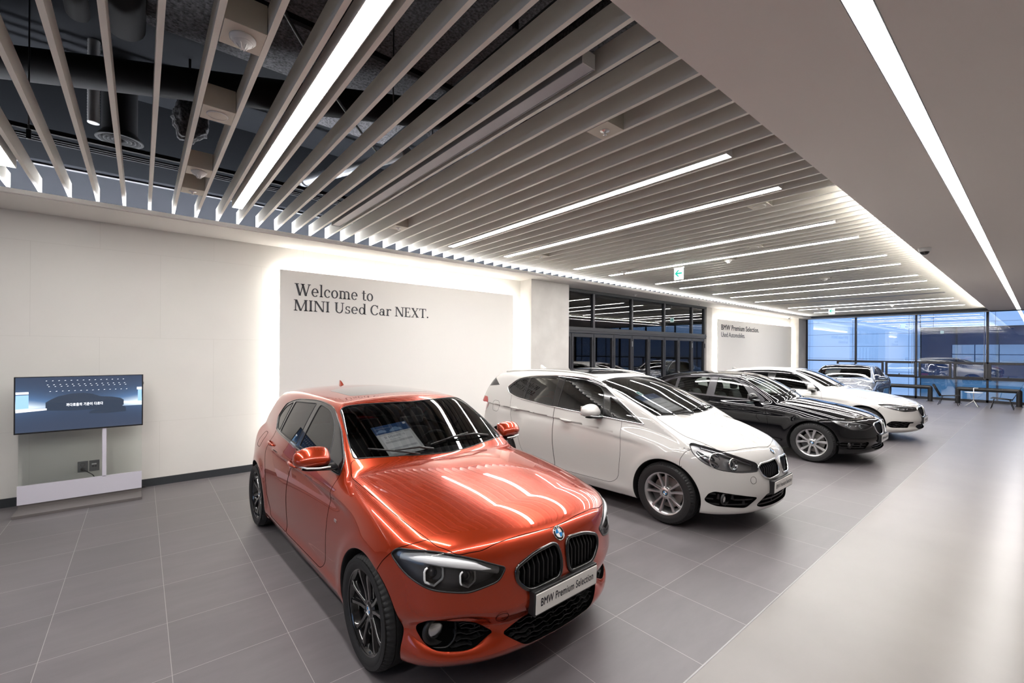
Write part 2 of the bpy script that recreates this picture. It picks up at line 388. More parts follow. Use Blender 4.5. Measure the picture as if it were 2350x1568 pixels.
# ---------------------------------------------------------------- ducts and services in the dark void
def duct(name, pts, r, mt, label, cat='duct', parts=True, n=24):
    m = MB(); m.tube(pts, r, n, cap=True); o = m.build(name, mt, None, smooth_angle=40); return tag(o, label, cat)
duct('ventilation_duct', [(-2.2, 6.9, 4.5), (0.1, 5.73, 4.5), (3.2, 4.15, 4.5)], 0.15, M['duct'], 'thick black duct crossing behind the nearest baffles')
duct('ventilation_duct', [(-0.42, 1.6, 4.62), (-0.42, 5.2, 4.62)], 0.08, M['duct'], 'slimmer black duct running over the baffles at top left')
duct('ventilation_duct', [(-4.5, 6.2, 4.16), (-1.75, 6.2, 4.16), (-1.35, 6.05, 4.16)], 0.11, M['duct'], 'black duct elbow at the left edge above the baffles')
t = tag(empty('air_diffuser_duct', (-0.19, 0, 0)), 'wide black duct dropping to a round ceiling diffuser', 'duct')
m = MB(); m.tube([(0.06,1.5,4.72),(0.06,5.3,4.72)], 0.15, 24); m.build('branch_pipe', M['duct'], t, smooth_angle=40)
m = MB(); m.tube([(0,6.5,4.9),(0,6.5,4.14)], 0.15, 28); m.build('drop_pipe', M['duct'], t, smooth_angle=40)
m = MB()
for i in range(4):
    r0 = 0.05+0.035*i; m.lathe([(r0,4.12),(r0+0.012,4.08),(r0+0.02,4.08),(r0+0.018,4.12)], 32, Matrix.Translation((0,6.5,0)))
m.lathe([(0.15,4.16),(0.20,4.09),(0.205,4.08),(0.17,4.08),(0.15,4.12)], 36, Matrix.Translation((0,6.5,0)))
m.build('round_diffuser', M['duct'], t)
def flexduct(p0, p1, r, label, mt):
    p0 = Vector(p0); p1 = Vector(p1); N = 60; pts = []; rr = []
    for i in range(N+1):
        pts.append(p0.lerp(p1, i/N)); rr.append(r*(1+0.05*(i % 2)))
    m = MB(); m.tube(pts, rr, 18); return tag(m.build('flexible_duct', mt, None), label, 'duct')
flexduct((1.72, 6.9, 4.2), (2.45, 4.9, 4.18), 0.07, 'ribbed silver flexible duct above the baffles right of the big lamp', M['flex'])
M['flex2'] = mat('pale_pipe', (0.35,0.35,0.36), 0.4, 0.3)
flexduct((-0.39, 6.33, 5.0), (-0.39, 6.33, 4.14), 0.048, 'short pale ribbed pipe hanging in the void at left', M['flex2'])
for k in range(3):
    m = MB(); m.tube([(-5, 6.75+k*0.07, 4.02),(6, 6.75+k*0.07, 4.02)], 0.012, 8)
    tag(m.build('conduit', M['duct'], None), 'thin black conduit crossing the void near the display wall', 'pipe', 'conduits in the void')
for i, (x0, x1, y0, y1, z0, lb) in enumerate(((0.02,1.35,2.2,5.4,4.84,'big grey patch of rough sprayed concrete above the nearest baffles'),(1.75,2.7,2.2,6.2,4.80,'rough grey sprayed beam right of the big lamp'),(3.2,4.4,2.0,5.8,4.86,'rough grey sprayed patch beyond the unlit lamp'))):
    tag(boxo('sprayed_fireproofing', x0, x1, y0, y1, z0, 5.0, M['fireproof'], bev=0.02), lb, 'fireproofing')
bm = bmesh.new(); bmesh.ops.create_icosphere(bm, subdivisions=4, radius=1)
for v in bm.verts:
    u = v.co.copy(); k_ = 1+0.08*math.sin(u.x*9)+0.08*math.sin(u.y*11)+0.05*math.sin(u.z*17+u.x*5)
    v.co = Vector((u.x*0.16*k_, u.y*0.14*k_, u.z*0.22*k_))
me = bpy.data.meshes.new('sprayed_fireproofing'); bm.to_mesh(me); bm.free(); me.materials.append(M['fireproof'])
for p_ in me.polygons: p_.use_smooth = True
o = link('sprayed_fireproofing', me); o.location = (0.40, 6.05, 4.32); tag(o, 'lumpy blob of grey fireproofing hanging in the void', 'fireproofing')
m = MB(); m.tube([(0.40,6.05,4.4),(0.40,6.05,5.0)], 0.012, 8); tag(m.build('hanger_rod', M['duct'], None), 'thick hanger rod holding the lumpy fireproofing', 'hanger rod')
for i, (y0, z0) in enumerate(((3.3,4.05),(6.1,3.85))):
    m = MB(); m.box(-5, 8, y0-0.02, y0+0.02, z0, z0+0.04); tag(m.build('support_rail', M['duct'], None), ['thin dark rail across the void, nearer the camera','thin dark rail across the void, nearer the wall'][i], 'rail')
for i, (x, y) in enumerate(((-0.75,5.6),(-0.95,2.9),(1.52,3.3),(1.6,1.9),(2.95,5.2),(3.0,2.8))):
    m = MB(); m.tube([(x,y,3.6),(x,y,5.0)], 0.006, 6); m.box(x-0.015,x+0.015,y-0.01,y+0.01,3.6,3.68)
    tag(m.build('hanger_rod', M['darkmetal'], None), 'thin black hanger rod dropping from the dark void to the baffles', 'hanger rod', 'hanger rods in the void')
m = MB()
pts = [Vector((-0.2+2.4*t_, 2.0+3.2*t_, 4.2-0.18*math.sin(PI*t_))) for t_ in [i/24 for i in range(25)]]
m.tube(pts, 0.013, 8); tag(m.build('cable', M['black'], None), 'black cable sagging across the void above the smoke detectors', 'cable')
# ---------------------------------------------------------------- exit signs, cameras, sprinklers on the soffit
M['exitface'] = emis('exit_face', (0.80,1.0,0.97), 0.55); M['exitgreen'] = emis('exit_green', (0.03,0.42,0.30), 0.35)
def exit_sign(x, y, label):
    t = tag(empty('exit_sign', (x, y, 3.33)), label, 'exit sign')
    m = MB(); m.box(-0.018, 0.018, -0.085, 0.085, -0.21, 0.0, 0.003); m.build('light_box', M['exitface'], t)
    m = MB(); m.box(-0.025, 0.025, -0.095, 0.095, 0.0, 0.02, 0.003); m.build('top_cap', M['whiteplastic'], t)
    m = MB(); m.tube([(0,-0.08,0.02),(0,-0.08,0.15)], 0.004, 6); m.tube([(0,0.08,0.02),(0,0.08,0.15)], 0.004, 6); m.build('hanger', M['alu'], t)
    ar = [(0.055,0.0),(0.0,0.055),(0.022,0.055),(0.05,0.022),(-0.0,0.022)]
    pts = [(0.07,0.0),(0.01,0.06),(-0.02,0.06),(0.02,0.014),(-0.07,0.014),(-0.07,-0.014),(0.02,-0.014),(-0.02,-0.06),(0.01,-0.06)]
    m = MB(); m.poly([(-0.0195, p[0], p[1]-0.1) for p in pts], (-0.002,0,0)); m.build('arrow', M['exitgreen'], t)
exit_sign(7.5, 4.25, 'nearer hanging exit sign, glowing white with a green left arrow')
exit_sign(18.0, 4.6, 'farther small exit sign glowing among the last lamps')
def dome(x, y, z, r, label, parent=None):
    t = tag(empty('dome_camera', (x, y, z)), label, 'security camera')
    Mx = Matrix.Rotation(PI, 4, 'X')
    m = MB(); m.lathe([(0,0),(r,0),(r,r*0.3),(r*0.93,r*0.65),(r*0.78,r*0.78),(r*0.72,r*0.7)], 32, Mx); m.build('base', M['whiteplastic'], t)
    m = MB(); m.lathe([(r*0.75,r*0.7),(r*0.68,r*1.0),(r*0.45,r*1.28),(r*0.2,r*1.38),(0,r*1.4)], 32, Mx); m.build('dome_cover', M['gloss'], t)
M['gloss'] = mat('gloss_black', (0.008,0.008,0.010), 0.08, 0, 1.0)
dome(8.93, 1.13, SZ, 0.075, 'white and black dome camera under the edge of the plain ceiling')
dome(22.0, 7.2, SZ, 0.06, 'tiny dome camera at the head of the far column')
for i, (x, lb) in enumerate(((10.35,'small white sensor on the soffit above the glazed doors, left one'),(13.9,'small white sensor on the soffit above the glazed doors, right one'))):
    m = MB(); m.lathe([(0,0),(0.06,0),(0.058,0.012),(0.03,0.018),(0.022,0.04),(0.012,0.048),(0,0.048)], 24, Matrix.Rotation(PI,4,'X'))
    o = m.build('ceiling_sensor', M['whiteplastic']); o.location = (x, 7.15, SZ); tag(o, lb, 'sensor')
# ================================================================ text
def text_mesh(body, bold=0.0, size=1.0):
    cu = bpy.data.curves.new('t', 'FONT'); cu.body = body; cu.size = size; cu.resolution_u = 5; cu.space_character = 1.06 if bold > 0 else 1.0
    o = bpy.data.objects.new('t', cu); C.objects.link(o)
    dg = bpy.context.evaluated_depsgraph_get(); me = bpy.data.meshes.new_from_object(o.evaluated_get(dg))
    bpy.data.objects.remove(o); bpy.data.curves.remove(cu)
    if bold > 0:     # heavier strokes: the outline laid down again, shifted a little each way
        b0 = bmesh.new(); b0.from_mesh(me); b1 = bmesh.new()
        for dx, dy in ((0,0),(bold,0),(-bold,0),(0,bold),(0,-bold)):
            t_ = me.copy(); t_.transform(Matrix.Translation((dx, dy, 0))); b1.from_mesh(t_); bpy.data.meshes.remove(t_)
        b1.to_mesh(me); b0.free(); b1.free()
    co = np.array([v.co[:] for v in me.vertices])
    return me, co.min(0), co.max(0)
def put_text(name, body, fn, w_, h_, mt, parent=None, bold=0.0, depth=0.0, hfit='B'):
    """text in the box w_ x h_ (x right, y up from the baseline) mapped by fn(x, y, d)"""
    me, a, b = text_mesh(body, bold)
    sx = w_/(b[0]-a[0]); _, ca, cb = text_mesh(hfit); sy = h_/(cb[1]-ca[1])
    bm = bmesh.new(); bm.from_mesh(me)
    bmesh.ops.remove_doubles(bm, verts=bm.verts, dist=1e-5)
    if depth:
        r = bmesh.ops.extrude_face_region(bm, geom=list(bm.faces))
        top = {v for v in r['geom'] if isinstance(v, bmesh.types.BMVert)}
    else: top = set()
    for v in bm.verts: v.co = Vector(fn((v.co.x-a[0])*sx, (v.co.y-ca[1])*sy, depth if v in top else 0.0))
    bmesh.ops.recalc_face_normals(bm, faces=bm.faces)
    bm.to_mesh(me); bm.free(); me.materials.clear(); me.materials.append(mt); me.name = name
    return link(name, me, parent)
# serif alphabet drawn from strokes (cap height 1)
TK, TN, SF = 0.155, 0.075, 0.055
def g_rect(x0, y0, x1, y1): return [(x0,y0),(x1,y0),(x1,y1),(x0,y1)]
def g_diag(x0, y0, x1, y1, w_): return [(x0-w_/2,y0),(x0+w_/2,y0),(x1+w_/2,y1),(x1-w_/2,y1)]
def g_ring(cx, cy, rx, ry, tx, ty, a0=0, a1=360, n=28):
    out = []
    for i in range(n):
        q = []
        for a in (a0+(a1-a0)*i/n, a0+(a1-a0)*(i+1)/n):
            c_, s_ = math.cos(math.radians(a)), math.sin(math.radians(a))
            q.append(((cx+rx*c_, cy+ry*s_), (cx+(rx-tx)*c_, cy+(ry-ty)*s_)))
        out.append([q[0][0], q[1][0], q[1][1], q[0][1]])
    return out
def g_stem(x, y0, y1, w_=TK, s0=0.14, s1=0.14, l1=None):
    r = [g_rect(x-w_/2, y0, x+w_/2, y1)]
    if s0: r.append(g_rect(x-w_/2-s0*0.6, y0, x+w_/2+s0*0.6, y0+SF)); r.append([(x-w_/2-s0*0.25,y0+SF),(x+w_/2+s0*0.25,y0+SF),(x+w_/2,y0+SF+0.05),(x-w_/2,y0+SF+0.05)])
    if s1: r.append(g_rect(x-w_/2-s1*0.6, y1-SF, x+w_/2+(s1*0.6 if l1 is None else 0), y1))
    return r
def serif_glyph(c):
    XH = 0.70
    if c == 'W': return [g_diag(0.14,1,0.44,0,TK+0.02), g_diag(0.72,1,0.44,0,TN), g_diag(0.66,1,0.97,0,TK+0.02), g_diag(1.27,1,0.97,0,TN), g_rect(-0.03,1-SF,0.34,1), g_rect(0.50,1-SF,0.86,1), g_rect(1.13,1-SF,1.40,1), g_diag(0.44,0.0,0.44,0.03,0.14), g_diag(0.97,0.0,0.97,0.03,0.14)], 1.40
    if c == 'M': return g_stem(0.13,0,1,TN,0.2,0)+g_stem(1.0,0,1,TK,0.14,0.12)+[g_diag(0.17,1,0.56,0.0,TK+0.02), g_diag(0.98,1,0.56,0.0,TN), g_rect(-0.02,1-SF,0.22,1)], 1.17
    if c == 'I': return g_stem(0.2,0,1), 0.42
    if c == 'N': return g_stem(0.13,0,1,TN,0.2,0)+g_stem(0.84,0,1,TN,0,0.24)+[g_diag(0.15,1,0.82,0,TK+0.03), g_rect(-0.02,1-SF,0.2,1)], 0.98
    if c == 'U': return g_stem(0.18,0.33,1,TK,0,0.14)+g_stem(0.76,0.33,1,TN,0,0.2)+g_ring(0.45,0.33,0.3475,0.35,0.13,0.085,180,360), 0.93
    if c == 'E': return g_stem(0.18,0,1)+[g_rect(0.18,0,0.68,SF+0.01), g_rect(0.18,1-SF-0.01,0.66,1), g_rect(0.18,0.48,0.5,0.54), g_rect(0.62,0,0.68,0.24), g_rect(0.60,0.78,0.66,1), g_rect(0.46,0.40,0.51,0.62)], 0.76
    if c == 'X': return [g_diag(0.12,1,0.74,0,TK+0.03), g_diag(0.74,1,0.12,0,TN), g_rect(0.0,1-SF,0.32,1), g_rect(0.58,1-SF,0.86,1), g_rect(-0.02,0,0.26,SF), g_rect(0.54,0,0.88,SF)], 0.88
    if c == 'T': return g_stem(0.42,0,1,TK,0.14,0)+[g_rect(0.04,1-SF-0.01,0.80,1), g_rect(0.02,0.76,0.08,1), g_rect(0.76,0.76,0.82,1)], 0.84
    if c == 'C': return g_ring(0.47,0.5,0.45,0.52,0.16,0.075,42,322)+[g_rect(0.74,0.66,0.80,1.0)], 0.86
    if c == 'o': return g_ring(0.34,0.345,0.33,0.36,0.145,0.065), 0.69
    if c == 'e': return g_ring(0.33,0.345,0.32,0.36,0.14,0.065,0,318)+[g_rect(0.14,0.335,0.645,0.395)], 0.68
    if c == 'c': return g_ring(0.33,0.345,0.32,0.36,0.14,0.065,48,318)+g_ring(0.51,0.54,0.075,0.075,0.075,0.075), 0.62
    if c == 'l': return g_stem(0.17,0,1.06,TK-0.01,0.14,0.14,0), 0.36
    if c == 'd': return g_ring(0.33,0.345,0.31,0.36,0.14,0.065)+g_stem(0.60,0.0,1.06,TK-0.01,0,0.14,0)+[g_rect(0.60,0,0.76,SF)], 0.77
    if c == 'm': 
        r = g_stem(0.17,0,XH,TK-0.01,0.14,0.14,0)
        for x in (0.17,0.57): r += g_ring(x+0.20,XH-0.24,0.2725,0.25,0.14,0.08,0,128)+g_stem(x+0.40,0,XH-0.24,TK-0.01,0.14,0)
        return r, 1.16
    if c == 'r': return g_stem(0.17,0,XH,TK-0.01,0.16,0.14,0)+g_ring(0.40,XH-0.22,0.2,0.23,0.10,0.08,60,165)+g_ring(0.50,0.62,0.075,0.075,0.075,0.075), 0.60
    if c == 't': return g_stem(0.2,0.16,0.90,TK-0.01,0,0)+[g_rect(0.0,XH-SF,0.42,XH)]+g_ring(0.33,0.20,0.2075,0.21,0.14,0.07,180,320), 0.46
    if c == 's': return g_ring(0.27,0.51,0.21,0.20,0.11,0.065,30,250)+g_ring(0.27,0.185,0.24,0.20,0.12,0.065,-150,75)+[g_diag(0.14,0.40,0.40,0.27,0.13), g_rect(0.43,0.50,0.48,0.70), g_rect(0.04,0.0,0.09,0.21)], 0.56
    if c == 'a': return g_ring(0.28,0.21,0.26,0.22,0.13,0.06)+g_stem(0.50,0.06,0.48,TK-0.01,0,0)+g_ring(0.33,0.46,0.245,0.25,0.14,0.065,0,150)+g_ring(0.16,0.53,0.065,0.065,0.065,0.065)+[g_rect(0.48,0,0.68,SF+0.01)], 0.70
    if c == '.': return g_ring(0.12,0.085,0.09,0.09,0.09,0.09), 0.26
    return [], 0.30
def serif_text(name, body, x0, zb, capx, caph, y, mt, gap=0.055, parent=None):
    m = MB(); x = 0.0
    for ch in body:
        polys, adv = serif_glyph(ch)
        for p_ in polys:
            q = [(x0+(x+a)*capx, y, zb+b_*caph) for a, b_ in p_]
            area = sum(q[i][0]*q[(i+1) % len(q)][2]-q[(i+1) % len(q)][0]*q[i][2] for i in range(len(q)))
            if abs(area) < 1e-9: continue
            u = []
            for c_ in q:
                if all((Vector(c_)-Vector(d_)).length > 1e-6 for d_ in u): u.append(c_)
            if len(u) > 2: m.poly(u, (0,-0.004,0))
        x += adv+gap
    return m.build(name, mt, parent), x
# ================================================================ sign panels with halo light
def sign_panel(x0, x1, z1, label):
    t = tag(empty('sign_panel', ((x0+x1)/2, 7.40, 0.0)), label, 'sign panel')
    hw = (x1-x0)/2
    boxo('board', -hw, hw, -0.02, 0.015, 0.08, z1, M['panel'], t, bev=0.002)
    e = 0.015
    boxo('led_strip', -hw+e, -hw+e+0.012, 0.02, 0.05, 0.1, z1-e, M['halo'], t); boxo('led_strip', hw-e-0.012, hw-e, 0.02, 0.05, 0.1, z1-e, M['halo'], t)
    boxo('led_strip', -hw+e, hw-e, 0.02, 0.05, z1-e-0.012, z1-e, M['halo'], t)
    boxo('frame', -hw+0.08, hw-0.08, 0.016, 0.10, 0.1, z1-0.08, M['grey'], t)
    return t
t = sign_panel(1.603, 6.2, 3.015, 'large backlit pale sign panel with serif welcome lettering')
def lower(tt, o):
    o.parent = tt; o.location = (-tt.location.x, -tt.location.y, 0); return o
def words_of(tt, body, x0, zb, cx_, ch_):
    for w_ in body.split(' '):
        o, a_ = serif_text('lettering', w_, x0, zb, cx_, ch_, 7.379, M['ink']); lower(tt, o); x0 += (a_+0.30+0.055)*cx_
W_, adv = serif_text('lettering', 'Welcome to', 0, 0, 1, 1, 0, M['ink']); bpy.data.objects.remove(W_)
words_of(t, 'Welcome to', 1.81, 2.64, (3.055-1.81)/(adv-0.05), 0.185)
W_, adv = serif_text('lettering', 'MINI Used Car NEXT.', 0, 0, 1, 1, 0, M['ink']); bpy.data.objects.remove(W_)
words_of(t, 'MINI Used Car NEXT.', 1.80, 2.405, (4.13-1.80)/(adv-0.05), 0.17)
t = sign_panel(P2X0, P2X1, 2.985, 'far backlit pale sign panel with two lines of sans lettering')
o = put_text('lettering', 'BMW Premium Selection.', lambda x, y, d: (15.93+x, 7.379-d, 2.615+y), 3.26, 0.185, M['ink2'], None, bold=0.012, depth=0.004); lower(t, o)
o = put_text('lettering', 'Used Automobiles.', lambda x, y, d: (15.93+x, 7.379-d, 2.36+y), 1.96, 0.17, M['ink2'], None, bold=-0.006, depth=0.004); lower(t, o)
# ================================================================ glazed folding doors
GY = 7.56
t = tag(empty('folding_glass_door', (11.5, GY, 0)), 'dark framed folding glass doors with a row of lights over them', 'glass door')
fr = M['darkmetal']
def lbox(name, x0, x1, y0, y1, z0, z1, mt, par=None, bev=0.0):
    return boxo(name, x0-11.5, x1-11.5, y0, y1, z0, z1, mt, par or t, bev)
lbox('top_rail', COL1[1], 15.05, -0.05, 0.06, 3.30, SZ, fr); lbox('transom', COL1[1], 15.05, -0.07, 0.06, 2.27, 2.42, fr, bev=0.004)
lbox('transom_trim', COL1[1], 15.05, -0.085, -0.07, 2.33, 2.36, fr)
bounds = [14.98-0.845*k for k in range(10)]
for x in [bounds[1], bounds[3], bounds[5], bounds[7]]+[14.98, 7.75]: lbox('mullion', x-0.035, x+0.035, -0.05, 0.05, 2.42, 3.30, fr)
for a, b in ((bounds[1],14.98),(bounds[3],bounds[1]),(bounds[5],bounds[3]),(bounds[7],bounds[5]),(7.75,bounds[7])): lbox('transom_pane', a+0.035, b-0.035, -0.004, 0.004, 2.42, 3.30, M['doorglass'])
for k in range(9):
    x1_ = bounds[k]-0.006; x0_ = bounds[k+1]+0.006
    if x1_ < COL1[1]: break
    x0_ = max(x0_, COL1[1]+0.01)
    m = MB(); m.box(x0_-11.5, x0_-11.5+0.065, -0.045, 0.03, 0.01, 2.26, 0.004); m.box(x1_-11.5-0.065, x1_-11.5, -0.045, 0.03, 0.01, 2.26, 0.004)
    m.box(x0_-11.5+0.065, x1_-11.5-0.065, -0.045, 0.03, 2.17, 2.26, 0.004); m.box(x0_-11.5+0.065, x1_-11.5-0.065, -0.045, 0.03, 0.01, 0.14, 0.004)
    leaf = m.build('door_leaf', fr, t)
    tag(boxo('pane', x0_-11.5+0.06, x1_-11.5-0.06, -0.008, 0.0, 0.13, 2.18, M['doorglass'], leaf))
    boxo('hinge', x1_-11.5-0.012, x1_-11.5+0.018, -0.06, -0.045, 1.95, 2.10, M['grey'] if k in (1,5) else fr, leaf)
boxo('trim_5', COL1[1], 15.05, WY-0.02, WY+0.15, SZ-0.06, SZ+0.01, M['skirt'], kind='structure')
# dim room behind the doors
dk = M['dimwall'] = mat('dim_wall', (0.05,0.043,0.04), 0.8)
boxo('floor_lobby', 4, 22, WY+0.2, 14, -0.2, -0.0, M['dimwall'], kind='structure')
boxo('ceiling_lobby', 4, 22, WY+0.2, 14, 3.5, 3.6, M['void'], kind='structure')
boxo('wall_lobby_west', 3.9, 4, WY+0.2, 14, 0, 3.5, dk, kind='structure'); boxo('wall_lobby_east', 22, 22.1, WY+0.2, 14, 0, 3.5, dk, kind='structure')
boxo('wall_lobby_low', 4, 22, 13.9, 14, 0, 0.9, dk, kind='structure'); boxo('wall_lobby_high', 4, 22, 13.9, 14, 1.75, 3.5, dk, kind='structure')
for i in range(9):
    x = 4+2*i
    boxo('wall_lobby_pier_%d' % (i+1), x, x+0.7, 13.9, 14, 0.9, 1.75, dk, kind='structure')
    m = MB(); m.box(0.7, 0.74, -0.03, 0.03, 0, 0.85); m.box(1.96, 2.0, -0.03, 0.03, 0, 0.85); m.box(0.7, 2.0, -0.03, 0.03, 0, 0.04); m.box(0.7, 2.0, -0.03, 0.03, 0.81, 0.85)
    Mx = Matrix.Translation((0,0,0.83)) @ Matrix.Rotation(-0.5, 4, 'X')
    m.box(1.1, 1.14, -0.02, 0.02, -0.8, 0, 0, Mx); m.box(1.82, 1.86, -0.02, 0.02, -0.8, 0, 0, Mx)
    o = m.build('window_%d' % (i+10), M['darkmetal']); o.location = (x, 13.95, 0.9); tag(o, kind='structure')
# ================================================================ far window wall
boxo('ceiling_bulkhead', XW-0.75, XW-0.3, YB+0.02, 6.75, SZ+0.0, SZ+0.2, M['skirt'], kind='structure')
boxo('trim_6', XW-0.32, XW-0.28, YB, 7.1, SZ-0.03, SZ+0.0, M['soffit'], kind='structure')
boxo('wall_east_head', XW-0.28, XW+0.1, YS, WY, SZ-0.0, SZ+0.2, M['skirt'], kind='structure')
t = tag(empty('window_wall', (XW, 0, 0)), kind='structure'); t.name = 'window_2'
def wbox(name, y0, y1, z0, z1, mt, d=0.05, par=None, bev=0.0, x=0.0):
    return boxo(name, x-d, x+d*0.6, y0, y1, z0, z1, mt, par or t, bev)
Y_M = [7.1, 5.24, 3.27, 1.30, -0.66, -2.6, -4.55, -6.45]
m = MB()
for y in Y_M: m.box(-0.06, 0.05, y-0.03, y+0.03, 0, SZ)
m.build('mullion_frame', fr, t)
m = MB(); m.box(-0.06, 0.05, YS, 7.1, 1.44, 1.49); m.box(-0.06, 0.05, YS, 5.7, 0.83, 0.88); m.box(-0.06, 0.05, YS, 7.1, 0.0, 0.09); m.build('transom_frame', fr, t)
wbox('pane', YS, 7.1, 0.05, SZ, M['winglass'], d=0.006)
# opening sashes under the transom
ys = [5.95, 4.26, 3.22, 2.22, 1.30-0.0, 0.2, -0.9]
for k in range(6):
    b_, a_ = ys[k]-0.03, ys[k+1]+0.03
    m = MB(); m.box(-0.075, 0.02, a_, a_+0.065, 0.87, 1.45, 0.004); m.box(-0.075, 0.02, b_-0.065, b_, 0.87, 1.45, 0.004)
    m.box(-0.075, 0.02, a_+0.065, b_-0.065, 1.40, 1.45, 0.004); m.box(-0.075, 0.02, a_+0.065, b_-0.065, 0.87, 0.94, 0.004)
    if k in (4, 5): 
        for v in m.bm.verts: v.co.y += 0.0
    s_ = m.build('opening_sash', fr, t)
    m = MB(); m.box(-0.10, -0.075, (a_+b_)/2-0.08, (a_+b_)/2+0.08, 0.925, 0.94); m.box(-0.12, -0.10, (a_+b_)/2+0.02, (a_+b_)/2+0.05, 0.93, 0.99); m.build('latch_handle', M['skirt'], s_)
# blind cords
for i, y in enumerate((5.28, 3.33, 1.33)):
    m = MB(); zb = 0.95 if i < 2 else 0.85
    m.tube([(XW-0.12, y, SZ), (XW-0.12, y, zb+0.05), (XW-0.12, y+0.03, zb), (XW-0.12, y+0.06, zb+0.05), (XW-0.12, y+0.05, SZ)], 0.006, 6)
    tag(m.build('blind_cord', M['grey'], None), ['thin grey blind cord at the leftmost mullion','thin grey blind cord at the middle mullion','thin grey looped blind cord beside the right mullion'][i], 'cord')
# buildings outside
M['bluefacade'] = mat('pale_cladding', (0.62,0.68,0.76), 0.5)
n, l, b = nodes(M['bluefacade'])
tc = n.new('ShaderNodeTexCoord'); sx = n.new('ShaderNodeSeparateXYZ'); cx = n.new('ShaderNodeCombineXYZ')
l.new(tc.outputs['Object'], sx.inputs[0]); l.new(sx.outputs['Y'], cx.inputs['X']); l.new(sx.outputs['Z'], cx.inputs['Y'])
br = n.new('ShaderNodeTexBrick'); br.offset = 0.0; br.inputs['Scale'].default_value = 1
br.inputs['Brick Width'].default_value = 2.4; br.inputs['Row Height'].default_value = 0.75; br.inputs['Mortar Size'].default_value = 0.012
br.inputs['Color1'].default_value = (0.62,0.70,0.80,1); br.inputs['Color2'].default_value = (0.60,0.69,0.79,1); br.inputs['Mortar'].default_value = (0.16,0.2,0.28,1)
l.new(cx.outputs[0], br.inputs['Vector']); l.new(br.outputs['Color'], b.inputs['Base Color'])
o = boxo('opposite_building', XW+9, XW+14, 4.6, 40, -6, 14, M['bluefacade'], label='pale blue clad building block outside the left part of the far windows', cat='building')
M['curtain'] = mat('curtain_glass', (0.03,0.045,0.09), 0.12, 0.0, 0.3)
t2 = tag(empty('glazed_building', (XW+11, -8, -6)), 'dark glazed building outside the right part of the far windows', 'building')
boxo('glass_facade', 0, 3, -22, 12.55, 0, 9.3, M['curtain'], t2); boxo('parapet', -0.2, 3, -22, 12.55, 9.3, 20, M['bluefacade'], t2)
boxo('glass_facade', -0.02, 0, -22, 12.55, 5.1, 6.4, mat('teal_spandrel', (0.10,0.22,0.30), 0.3), t2)
m = MB()
for k in range(22): m.box(-0.08, 0.02, -21.5+1.55*k, -21.42+1.55*k, 0, 9.3)
for z in (5.1, 6.4, 7.4, 9.3): m.box(-0.08, 0.02, -22, 12.55, z-0.04, z+0.04)
m.build('curtain_mullions', M['darkmetal'], t2)
boxo('ground_outside', XW+0.4, XW+16, -30, 40, -6.2, -6, M['dimwall'], kind='structure')
# ================================================================ barrier rails and lounge furniture
M['rail'] = mat('rail_bronze_black', (0.035,0.035,0.037), 0.38, 0.5)
def barrier(y0, y1, label):
    m = MB(); r = 0.072; pts = [(0, y0, 0), (0, y0, 0.50-0.0)]
    for a in range(1, 6): pts.append((0, y0+0.03*(1-math.cos(a*PI/10))*1.0, 0.50+0.03*math.sin(a*PI/10)))
    for a in range(5, -1, -1): pts.append((0, y1-0.03*(1-math.cos(a*PI/10)), 0.50+0.03*math.sin(a*PI/10)))
    pts += [(0, y1, 0)]
    m.tube(pts, r, 16)
    o = empty('barrier_rail', (22.9, 0, 0)); tag(o, label, 'barrier rail')
    m.build('rail', M['rail'], o, smooth_angle=50)
    for y in (y0, y1): 
        m = MB(); m.box(-0.1, 0.1, y-0.1, y+0.1, 0, 0.012, 0.003); m.build('base_plate', M['rail'], o)
barrier(2.72, 5.6, 'thick dark tubular floor rail behind the grey car, left one')
barrier(0.50, 1.98, 'thick dark tubular floor rail behind the white table')
def wire_chair(loc, rz, label):
    t = empty('wire_chair', loc, rz); tag(t, label, 'chair', 'black wire lounge chairs')
    m = MB()  # seat: x forward, from 0.27 (front) to -0.22; height 0.36 front, 0.31 rear
    for k in range(13):
        y = -0.26+0.52*k/12
        m.tube([(0.27,y,0.345),(0.24,y,0.365),(0.0,y,0.34),(-0.2,y,0.315)], 0.003, 5)
    for k in range(9):
        x = 0.25-0.055*k; m.tube([(x,-0.26,0.318+0.045*(x+0.2)/0.45),(x,0.26,0.318+0.045*(x+0.2)/0.45)], 0.003, 5)
    m.tube([(0.27,-0.27,0.35),(0.27,0.27,0.35),(-0.21,0.27,0.315),(-0.21,-0.27,0.315)], 0.007, 8, closed=True)
    m.build('seat', M['black'], t)
    m = MB()
    for k in range(13):
        y = -0.25+0.50*k/12; m.tube([(-0.2,y,0.32),(-0.25,y,0.42),(-0.32,y,0.58),(-0.38,y,0.715)], 0.003, 5)
    for k in range(8):
        a = k/7; m.tube([(-0.21-0.17*a,-0.25,0.33+0.385*a),(-0.21-0.17*a-0.015,0,0.33+0.385*a),(-0.21-0.17*a,0.25,0.33+0.385*a)], 0.003, 5)
    m.tube([(-0.2,-0.26,0.32),(-0.38,-0.25,0.715),(-0.39,0,0.735),(-0.38,0.25,0.715),(-0.2,0.26,0.32)], 0.008, 8)
    m.build('backrest', M['black'], t)
    for sx, x0, x1 in ((1,0.20,0.27),(-1,-0.14,-0.24)):
        for y in (-0.23, 0.23):
            m = MB(); m.tube([(x0,y*0.8,0.335 if sx > 0 else 0.315),(x1,y,0.0)], 0.009, 8); m.build('leg', M['black'], t)
wire_chair((21.75, 2.12, 0), -PI/2, 'black wire lounge chair left of the white table, facing right')
wire_chair((21.7, 0.82, 0), PI/2, 'black wire lounge chair right of the white table, facing left')
